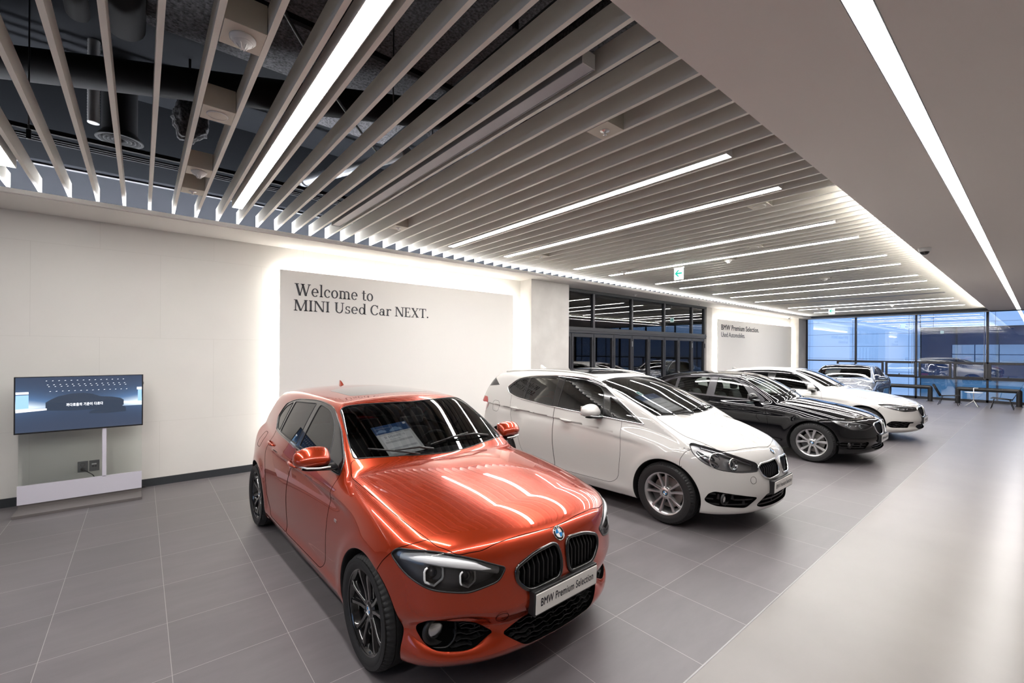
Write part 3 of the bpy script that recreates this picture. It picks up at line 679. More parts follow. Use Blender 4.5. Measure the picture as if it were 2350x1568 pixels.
t = tag(empty('side_table', (21.75, 1.50, 0)), 'small white round side table with a handle between two wire chairs', 'side table')
m = MB(); m.lathe([(0,0.475),(0.21,0.475),(0.225,0.485),(0.222,0.492),(0,0.487)], 40); m.build('table_top', M['white'], t)
m = MB(); m.tube([(0,0,0.2),(0,0,0.62)], 0.012, 10); m.build('post', M['white'], t)
m = MB(); m.tube([(0,0,0.61),(0,0,0.635),(0,-0.02,0.64),(0,-0.11,0.64)], 0.010, 10); m.build('handle', M['white'], t)
for a in (90, 215, 325):
    m = MB(); a_ = math.radians(a); m.tube([(0,0,0.21),(0.2*math.cos(a_),0.2*math.sin(a_),0.008)], 0.010, 8); m.build('leg', M['white'], t)
# ================================================================ display screen on its glass stand
TX0, TX1, TY = -1.06, 0.022, 7.18
t = tag(empty('display_screen', ((TX0+TX1)/2, TY, 0)), 'wide wall-side video display on a clear glass and white stand', 'display')
M['standwhite'] = mat('stand_lilac_white', (0.66,0.64,0.72), 0.35); M['standgrey'] = mat('stand_base_taupe', (0.17,0.155,0.15), 0.4, 0.2)
hw = (TX1-TX0)/2
sc_ = MB(); sc_.box(-hw, hw, -0.012, 0.022, 0.852, 1.482, 0.003); scr = sc_.build('screen_body', M['black'], t)
# moving picture on the panel
M['scr'] = emis('screen_picture', (0.1,0.2,0.4), 1.0)
n = M['scr'].node_tree.nodes; l = M['scr'].node_tree.links; em = [q_ for q_ in n if q_.type == 'EMISSION'][0]; em.inputs[1].default_value = 0.27
tc = n.new('ShaderNodeTexCoord'); sx = n.new('ShaderNodeSeparateXYZ'); l.new(tc.outputs['Object'], sx.inputs[0])
def mth(op, a, b=None, c=None):
    q_ = n.new('ShaderNodeMath'); q_.operation = op
    for i, v in enumerate((a, b, c)):
        if v is None: continue
        if isinstance(v, (int, float)): q_.inputs[i].default_value = v
        else: l.new(v, q_.inputs[i])
    return q_.outputs[0]
z_ = sx.outputs['Z']; x_ = sx.outputs['X']
hor = mth('ABSOLUTE', mth('SUBTRACT', z_, 1.165)); band = mth('POWER', 2.718, mth('MULTIPLY', hor, -14.0))
ax = mth('ABSOLUTE', x_); side = mth('MINIMUM', mth('POWER', mth('MULTIPLY', ax, 2.1), 2.0), 1.3)
up_ = mth('GREATER_THAN', z_, 1.13)
glow = mth('MULTIPLY', mth('MULTIPLY', band, mth('ADD', side, 0.35)), mth('ADD', mth('MULTIPLY', up_, 0.85), 0.15))
cr = n.new('ShaderNodeValToRGB'); e_ = cr.color_ramp.elements
e_[0].position = 0.0; e_[0].color = (0.045,0.062,0.105,1); e_[1].position = 1.0; e_[1].color = (0.75,0.88,1.0,1)
q_ = cr.color_ramp.elements.new(0.35); q_.color = (0.10,0.19,0.36,1)
l.new(glow, cr.inputs[0]); l.new(cr.outputs[0], em.inputs[0])
boxo('picture', -hw+0.012, hw-0.012, -0.0135, -0.012, 0.868, 1.474, M['scr'], scr)
M['scrdark'] = emis('screen_dark_shape', (0.035,0.048,0.075), 0.3); M['scrlight'] = emis('screen_text', (0.9,0.93,1.0), 0.4); M['scrmid'] = emis('screen_blue', (0.35,0.6,0.95), 0.3)
car_ = [(-0.30,1.10),(-0.30,1.19),(-0.26,1.22),(-0.20,1.255),(-0.10,1.28),(0.0,1.285),(0.08,1.27),(0.15,1.235),(0.25,1.225),(0.33,1.205),(0.36,1.18),(0.36,1.12),(0.30,1.09),(0.12,1.085),(-0.1,1.085)]
m = MB(); m.poly([(a, -0.0142, b) for a, b in car_]); m.poly([(a, -0.0142, b) for a, b in [(0.05,1.04),(0.07,1.07),(0.16,1.10),(0.24,1.135),(0.32,1.13),(0.38,1.09),(0.38,1.04),(0.2,1.03)]]); m.build('picture_silhouettes', M['scrdark'], scr)
m = MB()
for r_, z0 in enumerate((1.43,1.385,1.365,1.31)):
    for k in range(14):
        x = -0.30+0.05*k+0.01*r_; m.poly([(x,-0.0142,z0),(x+0.012,-0.0142,z0+0.002),(x+0.012,-0.0142,z0+0.006),(x,-0.0142,z0+0.004)])
m.poly([(-hw+0.014,-0.0142,1.09),(-0.29,-0.0142,1.105),(-0.29,-0.0142,1.125),(-hw+0.014,-0.0142,1.118)])
m.poly([(0.36,-0.0142,1.14),(hw-0.014,-0.0142,1.135),(hw-0.014,-0.0142,1.155),(0.36,-0.0142,1.165)])
m.poly([(-hw+0.014,-0.0142,1.29),(-0.43,-0.0142,1.29),(-0.43,-0.0142,1.315),(-hw+0.014,-0.0142,1.315)])
m.poly([(hw-0.06,-0.0142,1.30),(hw-0.014,-0.0142,1.30),(hw-0.014,-0.0142,1.33),(hw-0.06,-0.0142,1.33)])
m.build('picture_lights', M['scrlight'], scr)
m = MB(); m.poly([(-hw+0.014,-0.0141,1.13),(-0.43,-0.0141,1.135),(-0.43,-0.0141,1.28),(-hw+0.014,-0.0141,1.28)]); m.poly([(hw-0.05,-0.0141,1.16),(hw-0.014,-0.0141,1.16),(hw-0.014,-0.0141,1.3),(hw-0.05,-0.0141,1.3)]); m.build('picture_glow', M['scrmid'], scr)
put_text('caption', '까다로움의 기준이 다르다', lambda x, y, d: (-0.135+x, -0.0146, 1.135+y), 0.31, 0.036, M['scrlight'], scr, bold=0.02, hfit='까')
M['screenglass'] = glass('screen_gloss', (1,1,1), 1.5)
boxo('cover_glass', -hw+0.01, hw-0.01, -0.0165, -0.0155, 0.865, 1.476, M['screenglass'], scr)
boxo('side_button', hw, hw+0.006, -0.005, 0.01, 1.36, 1.39, M['grey'], scr)
M['stglass'] = glass('clear_stand_glass', (0.965,0.985,0.975), 1.5)
boxo('glass_sheet', -1.03+0.519, 0.012+0.519, 0.03, 0.038, 0.085, 1.44, M['stglass'], t)
boxo('pole', -0.351+0.519, -0.313+0.519, 0.0, 0.028, 0.27, 0.87, M['standwhite'], t, bev=0.003)
boxo('front_band', -1.035+0.519, 0.013+0.519, 0.0, 0.012, 0.075, 0.283, M['standwhite'], t)
boxo('plinth', -1.03+0.519, 0.012+0.519, 0.014, 0.028, 0.03, 0.09, M['standgrey'], t)
boxo('base_plate', -1.035+0.519, 0.013+0.519, -0.27, 0.20, 0.0, 0.03, M['standgrey'], t, bev=0.002)
# outlets
M['plate'] = mat('socket_plate_grey', (0.17,0.17,0.18), 0.4)
t = tag(empty('wall_socket', (-0.538, WY, 0.36)), 'grey wall socket plate with a plug, seen through the stand glass', 'socket')
boxo('plate', -0.046, 0.046, -0.012, 0, -0.064, 0.064, M['plate'], t, bev=0.002)
Mx = Matrix.Rotation(PI/2, 4, 'X')
for dz in (0.025, -0.03):
    m = MB(); m.lathe([(0.021,0.012),(0.021,0.014),(0.018,0.014),(0.018,0.006),(0,0.006)], 24, Matrix.Translation((0,0,dz)) @ Mx); m.build('outlet', M['skirt'], t)
m = MB(); m.lathe([(0,0.04),(0.012,0.04),(0.018,0.03),(0.018,0.013),(0,0.013)], 20, Matrix.Translation((0,0,-0.03)) @ Mx); p_ = m.build('plug', M['black'], t)
m = MB(); m.tube([(0,-0.04,-0.03),(0.03,-0.06,-0.045),(0.09,-0.06,-0.10),(0.13,-0.07,-0.17),(0.14,-0.08,-0.26),(0.2,-0.06,-0.345),(0.5,-0.05,-0.35),(0.58,-0.07,-0.345),(0.6,-0.14,-0.33),(0.57,-0.2,-0.30),(0.5,-0.22,-0.27)], 0.005, 8)
o = m.build('power_cord', M['black']); o.location = (-0.538, WY, 0.36); tag(o, 'black power cord hanging from the wall socket behind the display stand', 'cord')
t = tag(empty('network_plate', (-0.435, WY, 0.36)), 'grey wall plate with small white ports beside the socket', 'socket')
boxo('plate', -0.046, 0.046, -0.012, 0, -0.064, 0.064, M['plate'], t, bev=0.002)
boxo('ports', -0.024, 0.02, -0.014, -0.012, 0.012, 0.028, M['white'], t)
for dx in (-0.012, 0.012): boxo('jack', dx-0.009, dx+0.009, -0.0135, -0.012, -0.018, 0.004, M['skirt'], t)
# ================================================================ survey correction
# the room and its furniture were drawn from a survey whose units were a little short along X and Z:
# bring every vertex to true metres before the cars are placed
SV = Vector((1.03456, 0.99881, 1.02))
_done = set()
bpy.context.view_layer.update()
for o in list(C.objects):
    if o.type == 'CAMERA': continue
    turned = False; q_ = o
    while q_ is not None:
        turned |= abs(q_.rotation_euler.z) > 0.1; q_ = q_.parent
    if o.parent is None or not turned: o.location = Vector([a*b for a, b in zip(o.location, SV)])
    if o.type == 'MESH' and not turned and o.data.name not in _done:
        _done.add(o.data.name); o.data.transform(Matrix.Diagonal((*SV, 1)))
# ================================================================ car kit
# A body is a smooth solid (front, sides, deck, cabin, arches blended together) meshed finely,
# then cut along the outlines of its panels, lamps and windows into separate parts.
def spline(xs, ys):
    """C2 cubic through the points, linear beyond the ends"""
    xs = np.array(xs, float); ys = np.array(ys, float); n_ = len(xs); h = np.diff(xs)
    A = np.zeros((n_, n_)); r = np.zeros(n_); A[0,0] = A[-1,-1] = 1
    for i in range(1, n_-1):
        A[i,i-1] = h[i-1]; A[i,i] = 2*(h[i-1]+h[i]); A[i,i+1] = h[i]
        r[i] = 6*((ys[i+1]-ys[i])/h[i]-(ys[i]-ys[i-1])/h[i-1])
    m2 = np.linalg.solve(A, r)
    c0 = ys[:-1]; c2 = m2[:-1]/2; c3 = (m2[1:]-m2[:-1])/(6*h); c1 = (ys[1:]-ys[:-1])/h-h*(2*m2[:-1]+m2[1:])/6
    # linear beyond the ends
    sN = c1[-1]+2*c2[-1]*h[-1]+3*c3[-1]*h[-1]**2
    K0 = np.concatenate([[ys[0]], c0, [ys[-1]]]); K1 = np.concatenate([[c1[0]], c1, [sN]]); K2 = np.concatenate([[0], c2, [0]]); K3 = np.concatenate([[0], c3, [0]])
    B0 = np.concatenate([[xs[0]], xs])
    def f(x):
        x = np.asarray(x, float); i = np.searchsorted(xs, x, side='right'); d = x-B0[i]
        return K0[i]+d*(K1[i]+d*(K2[i]+d*K3[i]))
    return f
def smax(a, b, k):
    h = np.maximum(k-np.abs(a-b), 0)/k
    return np.maximum(a, b)+h*h*k*0.25
def smin(a, b, k): return -smax(-a, -b, k)
def sstep(t): t = np.clip(t, 0, 1); return t*t*(3-2*t)
def grow_poly(pts, r=0.02, n_=5):
    """round the corners; a point may carry its own radius as a third value"""
    out = []; N = len(pts)
    for i in range(N):
        p0 = np.array(pts[i-1][:2], float); p = np.array(pts[i][:2], float); p1 = np.array(pts[(i+1) % N][:2], float)
        rr = pts[i][2] if len(pts[i]) > 2 else r
        a = p0-p; b = p1-p; la = np.linalg.norm(a); lb = np.linalg.norm(b)
        d = min(rr, la*0.45, lb*0.45)
        if d < 1e-4: out.append(p); continue
        q0 = p+a/la*d; q1 = p+b/lb*d
        for k in range(n_+1):
            t_ = k/n_; out.append((1-t_)**2*q0+2*t_*(1-t_)*p+t_*t_*q1)
    return np.array(out)
def poly_sd(P_, U, V):
    """signed distance to polygon, negative inside"""
    d2 = np.full(U.shape, 1e9); ins = np.zeros(U.shape, bool)
    for i in range(len(P_)):
        ax, ay = P_[i-1]; bx_, by_ = P_[i]; ex, ey = bx_-ax, by_-ay; L2 = ex*ex+ey*ey
        if L2 < 1e-14: continue
        t_ = np.clip(((U-ax)*ex+(V-ay)*ey)/L2, 0, 1)
        d2 = np.minimum(d2, (U-ax-t_*ex)**2+(V-ay-t_*ey)**2)
        c_ = ((ay > V) != (by_ > V))
        with np.errstate(divide='ignore', invalid='ignore'):
            xi = ax+(V-ay)*ex/(ey if ey != 0 else 1e-12)
        ins ^= c_ & (U < xi)
    d = np.sqrt(d2); return np.where(ins, -d, d)
class Shape:
    def __init__(s, sp): s.sp = sp; s.prep()
    def prep(s):
        sp = s.sp
        s.zc = spline(*zip(*sp['deck'])); s.drop = spline(*zip(*sp['drop']))
        s.Wp = spline(*zip(*sp['plan'])); s.off = spline(*zip(*sp['section']))
        s.fx = spline(*zip(*sp['nose'])); s.P = spline(*zip(*sp['nose_plan']))
        s.rx = spline(*zip(*sp['tail'])); s.R = spline(*zip(*sp['tail_plan']))
        s.zr = spline(*zip(*sp['roof'])); s.yb = spline(*zip(*sp['belt_y'])); s.yr = spline(*zip(*sp['roof_y']))
        s.zb = spline(*zip(*sp['belt_z'])); s.ws = spline(*zip(*sp['screen'])); s.rw = spline(*zip(*sp['backlight']))
        s.zbot = spline(*zip(*sp['sill'])); s.char = spline(*zip(*sp['char']))
    def f(s, x, y, z):
        sp = s.sp; y = np.abs(y); ya = np.sqrt(y*y+0.0004)
        top = z-(s.zc(x)-s.drop(x)*(ya/0.8)**sp.get('drop_p', 3.0))
        if 'hood_crease' in sp:
            x0, y0, x1, y1, h_, w_ = sp['hood_crease']
            t_ = np.clip((x-x0)/(x1-x0), -0.3, 1.3); yl = y0+(y1-y0)*t_
            fade = sstep((x-x0+0.25)/0.3)*sstep((x1+0.15-x)/0.35)
            top = top-h_*fade*0.5*(1+np.tanh((yl-ya)/w_))
            top = top+sp.get('hood_valley', 0.0)*fade*np.exp(-((ya-yl-0.05)/0.05)**2)
        hw = s.Wp(x)+s.off(z)
        # character line and the hollow below it
        zl = s.char(x); u = zl-z; A_ = sp['char_a']*sstep((x-sp['char_x'][0])/0.5)*sstep((sp['char_x'][1]-x)/0.4)
        hw = hw-A_*(1/(1+np.exp(-np.clip(u/sp.get('char_s', 0.010), -30, 30))))*np.exp(-np.maximum(u, 0)/sp.get('char_l', 0.13))
        # rocker swelling
        hw = hw+sp.get('rocker', 0.012)*np.exp(-((z-0.26)/0.05)**2)*sstep((x-sp['xa']-0.3)/0.2)*sstep((sp['xb']-0.3-x)/0.2)
        r0 = sp['arch_r']; 
        da = np.sqrt((x-sp['xa'])**2+(z-sp['wr'])**2); db = np.sqrt((x-sp['xb'])**2+(z-sp['wr'])**2)
        for d_ in (da, db):
            hw = hw+sp.get('flare', 0.012)*np.exp(-(np.maximum(d_-r0-0.03, 0)/0.06)**2)*(z > 0)
        side = ya-hw
        fr = (s.fx(z)+s.P(ya)-x)*0.85
        re = (x-s.rx(z)+s.R(ya))*0.85
        kside = sp.get('k_shoulder', 0.10)
        b = smax(top, side, kside)
        b = smax(b, fr, sp.get('k_nose', 0.06)); b = smax(b, re, 0.07)
        b = smax(b, s.zbot(x)-z, 0.03)
        if 'nose_fn' in sp: b = sp['nose_fn'](s, b, x, ya, z)
        # cabin
        zb = s.zb(x); zt = s.zr(x); t_ = (z-zb)/np.maximum(zt-zb, 0.15); yb = s.yb(x); yr = s.yr(x)
        tc_ = np.clip(t_, -0.3, 1.4)
        cs = (ya-(yb+(yr-yb)*tc_+sp.get('bulge', 0.035)*tc_*(1-tc_)))*0.92
        rf = z-(zt-sp.get('crown', 0.05)*(ya/yr)**2.2)
        wsc = (s.ws(z)+sp.get('ws_plan', 0.28)*ya**2+sp.get('ws_plan4', 0.25)*ya**4-x)*sp.get('ws_cos', 0.5)
        bl = (x-s.rw(z)+sp.get('bl_plan', 0.20)*ya**2)*sp.get('bl_cos', 0.6)
        c = smax(rf, cs, sp.get('k_roof', 0.07)); c = smax(c, wsc, sp.get('k_ws', 0.035)); c = smax(c, bl, 0.06)
        c = np.maximum(c, zb-0.12-z)
        f_ = smin(b, c, sp.get('k_belt', 0.018))
        # wheel arches
        for d_ in (da, db):
            f_ = smax(f_, np.minimum(r0-d_, ya-0.50) if False else -np.maximum(d_-r0, 0.52-ya), 0.012)
        return f_
    def grad(s, P_, e=4e-4):
        x, y, z = P_.T; a = s.f(x+e,y-e,z-e); b = s.f(x-e,y-e,z+e); c = s.f(x-e,y+e,z-e); d = s.f(x+e,y+e,z+e)
        return np.stack([a-b-c+d, -a-b+c+d, -a+b-c+d], 1)/(4*e)
    def project(s, P_, it=3):
        for _ in range(it):
            v = s.f(*P_.T); g = s.grad(P_); n2 = np.maximum((g*g).sum(1), 0.05)
            st = np.clip(v/n2, -0.02, 0.02); P_ = P_-g*st[:,None]
        return P_
    def normals(s, P_):
        g = s.grad(P_); return g/np.maximum(np.linalg.norm(g, axis=1), 1e-9)[:,None]
    def solve(s, o, d, t0, t1, n_=160):
        """first surface hit from outside along o + t d"""
        o = np.array(o, float); d = np.array(d, float); ts = np.linspace(t0, t1, n_)
        Pp = o+ts[:,None]*d; v = s.f(*Pp.T); k = np.where((v[:-1] > 0) & (v[1:] <= 0))[0]
        if len(k) == 0: return o+d*t1
        a, b = ts[k[0]], ts[k[0]+1]
        for _ in range(24):
            m_ = (a+b)/2
            if s.f(*(o+m_*d)[:,None])[0] > 0: a = m_
            else: b = m_
        return o+b*d
    def pt(s, space, u, v, sgn=-1):
        if space == 'front': return s.solve((-0.4, sgn*u, v), (1,0,0), 0, 1.8)
        if space == 'frontS': return s.solve((-0.4, sgn*(u+0.8*0.4), v), (1, -0.8*sgn, 0), 0, 1.8)
        if space == 'side': return s.solve((u, sgn*1.2, v), (0,-sgn,0), 0, 1.2)
        if space == 'top': return s.solve((u, sgn*v, 1.8), (0,0,-1), 0, 1.5)
        if space == 'rear': return s.solve((s.sp['L']+0.4, sgn*u, v), (-1,0,0), 0, 1.8)
        if space == 'rearS': return s.solve((s.sp['L']+0.4, sgn*(u+0.8*0.4), v), (-1,-0.8*sgn,0), 0, 1.8)
    def nrm(s, p): return s.normals(np.array([p]))[0]
    # ------------------------------------------------ meshing
    def mesh(s, h):
        sp = s.sp; xs = np.arange(-0.08, sp['L']+0.08+h, h); K = int(math.ceil((sp['W']/2+0.05)/h)); ys = (np.arange(K)+0.5)*h
        zs = np.arange(0.08, sp['H']+0.05+h, h)
        Xh, Yh, Zh = np.meshgrid(xs, ys, zs, indexing='ij')
        F_ = s.f(Xh, Yh, Zh); F_ = np.concatenate([F_[:, ::-1], F_], 1); ys = np.concatenate([-ys[::-1], ys])
        sg = F_ < 0; nx, ny, nz = F_.shape
        acc = np.zeros((nx-1,ny-1,nz-1,3)); cnt = np.zeros((nx-1,ny-1,nz-1))
        quads = []
        cells = lambda I,J,Kk: (I*(ny-1)+J)*(nz-1)+Kk
        for ax in range(3):
            sl0 = [slice(None)]*3; sl1 = [slice(None)]*3; sl0[ax] = slice(0,-1); sl1[ax] = slice(1,None)
            a = F_[tuple(sl0)]; b = F_[tuple(sl1)]; I, J, Kk = np.where((a < 0) != (b < 0))
            fa = a[I,J,Kk]; fb = b[I,J,Kk]; t_ = fa/(fa-fb)
            p = np.stack([xs[I], ys[J], zs[Kk]], 1); p[:,ax] += t_*h
            o1, o2 = [k for k in range(3) if k != ax]
            idx = np.stack([I,J,Kk], 1); cc = []
            for d1, d2 in ((-1,-1),(0,-1),(0,0),(-1,0)):
                q = idx.copy(); q[:,o1] += d1; q[:,o2] += d2; cc.append(q)
            ok = np.all([(q.min(1) >= 0) & (q[:,0] < nx-1) & (q[:,1] < ny-1) & (q[:,2] < nz-1) for q in cc], 0)
            for q in cc:
                v_ = (q.min(1) >= 0) & (q[:,0] < nx-1) & (q[:,1] < ny-1) & (q[:,2] < nz-1)
                np.add.at(acc, tuple(q[v_].T), p[v_]); np.add.at(cnt, tuple(q[v_].T), 1)
            Q = np.stack([cells(*q[ok].T) for q in cc], 1)
            flip = (fa[ok] < 0); 
            if ax == 1: flip = ~flip
            Q[~flip] = Q[~flip][:, ::-1]
            quads.append(Q)
        m_ = cnt.ravel() > 0; V = acc.reshape(-1,3)[m_]/cnt.ravel()[m_][:,None]
        remap = -np.ones(m_.size, int); remap[m_] = np.arange(m_.sum())
        Q = remap[np.concatenate(quads)]
        V = s.project(V, 5)
        d1 = np.linalg.norm(V[Q[:,0]]-V[Q[:,2]], axis=1); d2 = np.linalg.norm(V[Q[:,1]]-V[Q[:,3]], axis=1)
        A_ = np.where((d1 < d2)[:,None], Q[:,[0,1,2]], Q[:,[0,1,3]]); B_ = np.where((d1 < d2)[:,None], Q[:,[0,2,3]], Q[:,[1,2,3]])
        T = np.concatenate([A_, B_])
        # orientation from the gradient
        n_ = np.cross(V[T[:,1]]-V[T[:,0]], V[T[:,2]]-V[T[:,0]]); g = s.grad(V[T].mean(1))
        fl = (n_*g).sum(1) < 0; T[fl] = T[fl][:, ::-1]
        s.V, s.T = V, T; s.lab = np.zeros(len(T), int); s.names = ['body_shell']
    def split_edges(s, emask_fn, sub):
        """conforming split of every marked edge among the triangles sub; emask_fn(edges)->(mask, position)"""
        Tr, Lr = s.T[~sub], s.lab[~sub]; s.T, s.lab = s.T[sub], s.lab[sub]
        T = s.T; E = np.sort(np.concatenate([T[:,[0,1]], T[:,[1,2]], T[:,[2,0]]]), 1)
        key = E[:,0].astype(np.int64)*len(s.V)+E[:,1]; uk, inv = np.unique(key, return_inverse=True)
        eu = np.stack([uk//len(s.V), uk % len(s.V)], 1)
        mk, t_ = emask_fn(eu)
        ids = -np.ones(len(eu), int); ids[mk] = len(s.V)+np.arange(mk.sum())
        a = s.V[eu[mk,0]]; b = s.V[eu[mk,1]]; nv = a+(b-a)*t_[mk][:,None]
        V = np.concatenate([s.V, nv]); n = len(T); m_ = ids[inv].reshape(3, n).T
        out = []; ol = []
        c = (m_ >= 0).sum(1)
        k0 = c == 0; out.append(T[k0]); ol.append(s.lab[k0])
        for r in range(3):
            i, j, k = r, (r+1) % 3, (r+2) % 3
            q = (c == 1) & (m_[:,i] >= 0)
            if q.any():
                t3, mm_ = T[q], m_[q]; out += [np.stack([t3[:,i], mm_[:,i], t3[:,k]], 1), np.stack([mm_[:,i], t3[:,j], t3[:,k]], 1)]; ol += [s.lab[q]]*2
            q = (c == 2) & (m_[:,i] < 0)
            if q.any():
                t3, mm_ = T[q], m_[q]
                out += [np.stack([mm_[:,k], mm_[:,j], t3[:,k]], 1), np.stack([t3[:,i], t3[:,j], mm_[:,j]], 1), np.stack([t3[:,i], mm_[:,j], mm_[:,k]], 1)]; ol += [s.lab[q]]*3
        q = c == 3
        if q.any():
            t3, mm_ = T[q], m_[q]
            out += [np.stack([t3[:,0], mm_[:,0], mm_[:,2]], 1), np.stack([mm_[:,0], t3[:,1], mm_[:,1]], 1), np.stack([mm_[:,2], mm_[:,1], t3[:,2]], 1), mm_]; ol += [s.lab[q]]*4
        s.V = V; s.T = np.concatenate(out+[Tr]); s.lab = np.concatenate(ol+[Lr])
        return np.arange(len(V)-mk.sum(), len(V)), ids
    def uv(s, space, Pp):
        x, y, z = Pp.T
        return {'side': (x, z), 'front': (np.abs(y), z), 'frontS': (np.abs(y)+0.8*x, z), 'top': (x, np.abs(y)), 'rear': (np.abs(y), z), 'rearS': (np.abs(y)+0.8*(s.sp['L']-x), z)}[space]
    def cut(s, label, space, poly, cond, fine=None, r=0.02, base=(0,)):
        Pg = grow_poly(poly, r) if not isinstance(poly, np.ndarray) else poly
        lid = len(s.names)
        if label in s.names: lid = s.names.index(label)
        else: s.names.append(label)
        lo, hi = Pg.min(0)-0.03, Pg.max(0)+0.03
        def phi(Pp):
            u, v = s.uv(space, Pp); out = np.full(len(u), 1.0)
            m_ = (u > lo[0]) & (u < hi[0]) & (v > lo[1]) & (v < hi[1]) & cond(*Pp.T)
            out[m_] = poly_sd(Pg, u[m_], v[m_]); return out
        if fine:
            for _ in range(3):
                ph = phi(s.V); 
                def em(eu):
                    L_ = np.linalg.norm(s.V[eu[:,0]]-s.V[eu[:,1]], axis=1); return (L_ > fine) & (np.minimum(abs(ph[eu[:,0]]), abs(ph[eu[:,1]])) < 0.016), np.full(len(eu), 0.5)
                nv, _ = s.split_edges(em, (ph[s.T] < 1.0).any(1))
                if len(nv) == 0: break
                s.V[nv] = s.project(s.V[nv], 2)
        ph = phi(s.V)
        def em(eu):
            a, b = ph[eu[:,0]], ph[eu[:,1]]; mk = ((a < 0) != (b < 0)) & (np.maximum(abs(a), abs(b)) < 0.2)
            with np.errstate(divide='ignore', invalid='ignore'): t_ = np.where(mk, a/(a-b), 0.5)
            mk &= (t_ > 0.02) & (t_ < 0.98); return mk, t_
        nv, _ = s.split_edges(em, (ph[s.T] < 1.0).any(1))
        if len(nv): s.V[nv] = s.project(s.V[nv], 2)
        cen = s.V[s.T].mean(1); u, v = s.uv(space, cen)
        m_ = (u > lo[0]) & (u < hi[0]) & (v > lo[1]) & (v < hi[1]) & cond(*cen.T) & np.isin(s.lab, [s.names.index(b_) if isinstance(b_, str) else b_ for b_ in base])
        ins = np.zeros(len(cen), bool); ins[m_] = poly_sd(Pg, u[m_], v[m_]) < 0
        s.lab[ins] = lid
    def faces(s, label, sgn=0):
        if label not in s.names: return np.zeros(len(s.T), bool)
        m_ = s.lab == s.names.index(label)
        if sgn: m_ &= (np.sign(s.V[s.T].mean(1)[:,1]) == sgn)
        return m_
    def part(s, name, mask, mt, parent, off=0.0, shift=(0,0,0)):
        T = s.T[mask]
        if len(T) == 0: return None
        u, inv = np.unique(T, return_inverse=True); P_ = s.V[u]; N_ = s.normals(P_)
        P2 = P_+N_*off+np.array(shift)
        me = bpy.data.meshes.new(name); me.from_pydata(P2.tolist(), [], inv.reshape(-1,3).tolist())
        me.materials.append(mt)
        me.polygons.foreach_set('use_smooth', [True]*len(me.polygons))
        me.normals_split_custom_set_from_vertices(N_.tolist())
        return link(name, me, parent)
    def loops(s, mask):
        """boundary loops of a set of faces as lists of vertex indices"""
        T = s.T[mask]; E = np.concatenate([T[:,[0,1]], T[:,[1,2]], T[:,[2,0]]])
        S_ = set(map(tuple, E.tolist())); nxt = {}
        for a, b in S_:
            if (b, a) not in S_: nxt.setdefault(a, []).append(b)
        out = []
        while nxt:
            a = next(iter(nxt)); lp = [a]
            while True:
                nb = nxt.get(lp[-1])
                if not nb: break
                b = nb.pop()
                if not nb: del nxt[lp[-1]]
                if b == lp[0]: break
                lp.append(b)
            if len(lp) > 8: out.append(lp)
        return out
    def resample(s, lp, step, smooth=2, closed=True):
        P_ = s.V[lp]
        for _ in range(smooth):
            P_ = (np.roll(P_,1,0)+2*P_+np.roll(P_,-1,0))/4 if closed else P_
        d = np.linalg.norm(np.roll(P_,-1,0)-P_, axis=1); L_ = d.sum(); c = np.concatenate([[0], np.cumsum(d)])
        n_ = max(8, int(L_/step)); t_ = np.arange(n_)*L_/n_
        Pc = np.concatenate([P_, P_[:1]])
        return np.stack([np.interp(t_, c, Pc[:,k]) for k in range(3)], 1)
    def edge_tube(s, name, mask, r, mt, parent, off=0.0, step=0.012, minlen=0.1, smooth=2, flt=None, n=8):
        m = MB(); any_ = False
        for lp in s.loops(mask):
            R_ = s.resample(lp, step, smooth)
            if np.linalg.norm(np.roll(R_,-1,0)-R_, axis=1).sum() < minlen: continue
            N_ = s.normals(R_); Q = R_+N_*off
            if flt is not None:
                k = flt(Q)
                # runs of kept points
                idx = np.where(~k)[0]
                if len(idx):
                    Q = np.roll(Q, -idx[0]-1, 0); k = np.roll(k, -idx[0]-1)
                    run = []
                    for i in range(len(Q)):
                        if k[i]: run.append(Q[i])
                        if (not k[i] or i == len(Q)-1) and len(run) > 2: m.tube(run, r, n); any_ = True
                        if not k[i]: run = []
                    continue
                if not k.all(): continue
            m.tube([tuple(q) for q in Q], r, n, closed=True); any_ = True
        if any_: return m.build(name, mt, parent)
        m.bm.free()
    def recess(s, name, mask, mt, parent, vec, wall_only=False, off=0.0):
        """pocket: the region's skin moved by vec plus the side walls joining it to the body"""
        vec = np.array(vec, float); T = s.T[mask]; u, inv = np.unique(T, return_inverse=True)
        P_ = s.V[u]; verts = (P_+vec).tolist(); fc = inv.reshape(-1,3).tolist(); k = len(verts)
        for lp in s.loops(mask):
            A_ = s.V[lp]; n_ = len(lp); verts += A_.tolist(); verts += (A_+vec).tolist()
            for i in range(n_):
                j = (i+1) % n_; fc.append([k+i, k+j, k+n_+j, k+n_+i])
            k += 2*n_
        if wall_only: fc = [f_ for f_ in fc if len(f_) == 4]
        me = bpy.data.meshes.new(name); me.from_pydata(verts, [], fc); me.materials.append(mt)
        me.polygons.foreach_set('use_smooth', [True]*len(me.polygons)); me.set_sharp_from_angle(angle=math.radians(40))
        return link(name, me, parent)
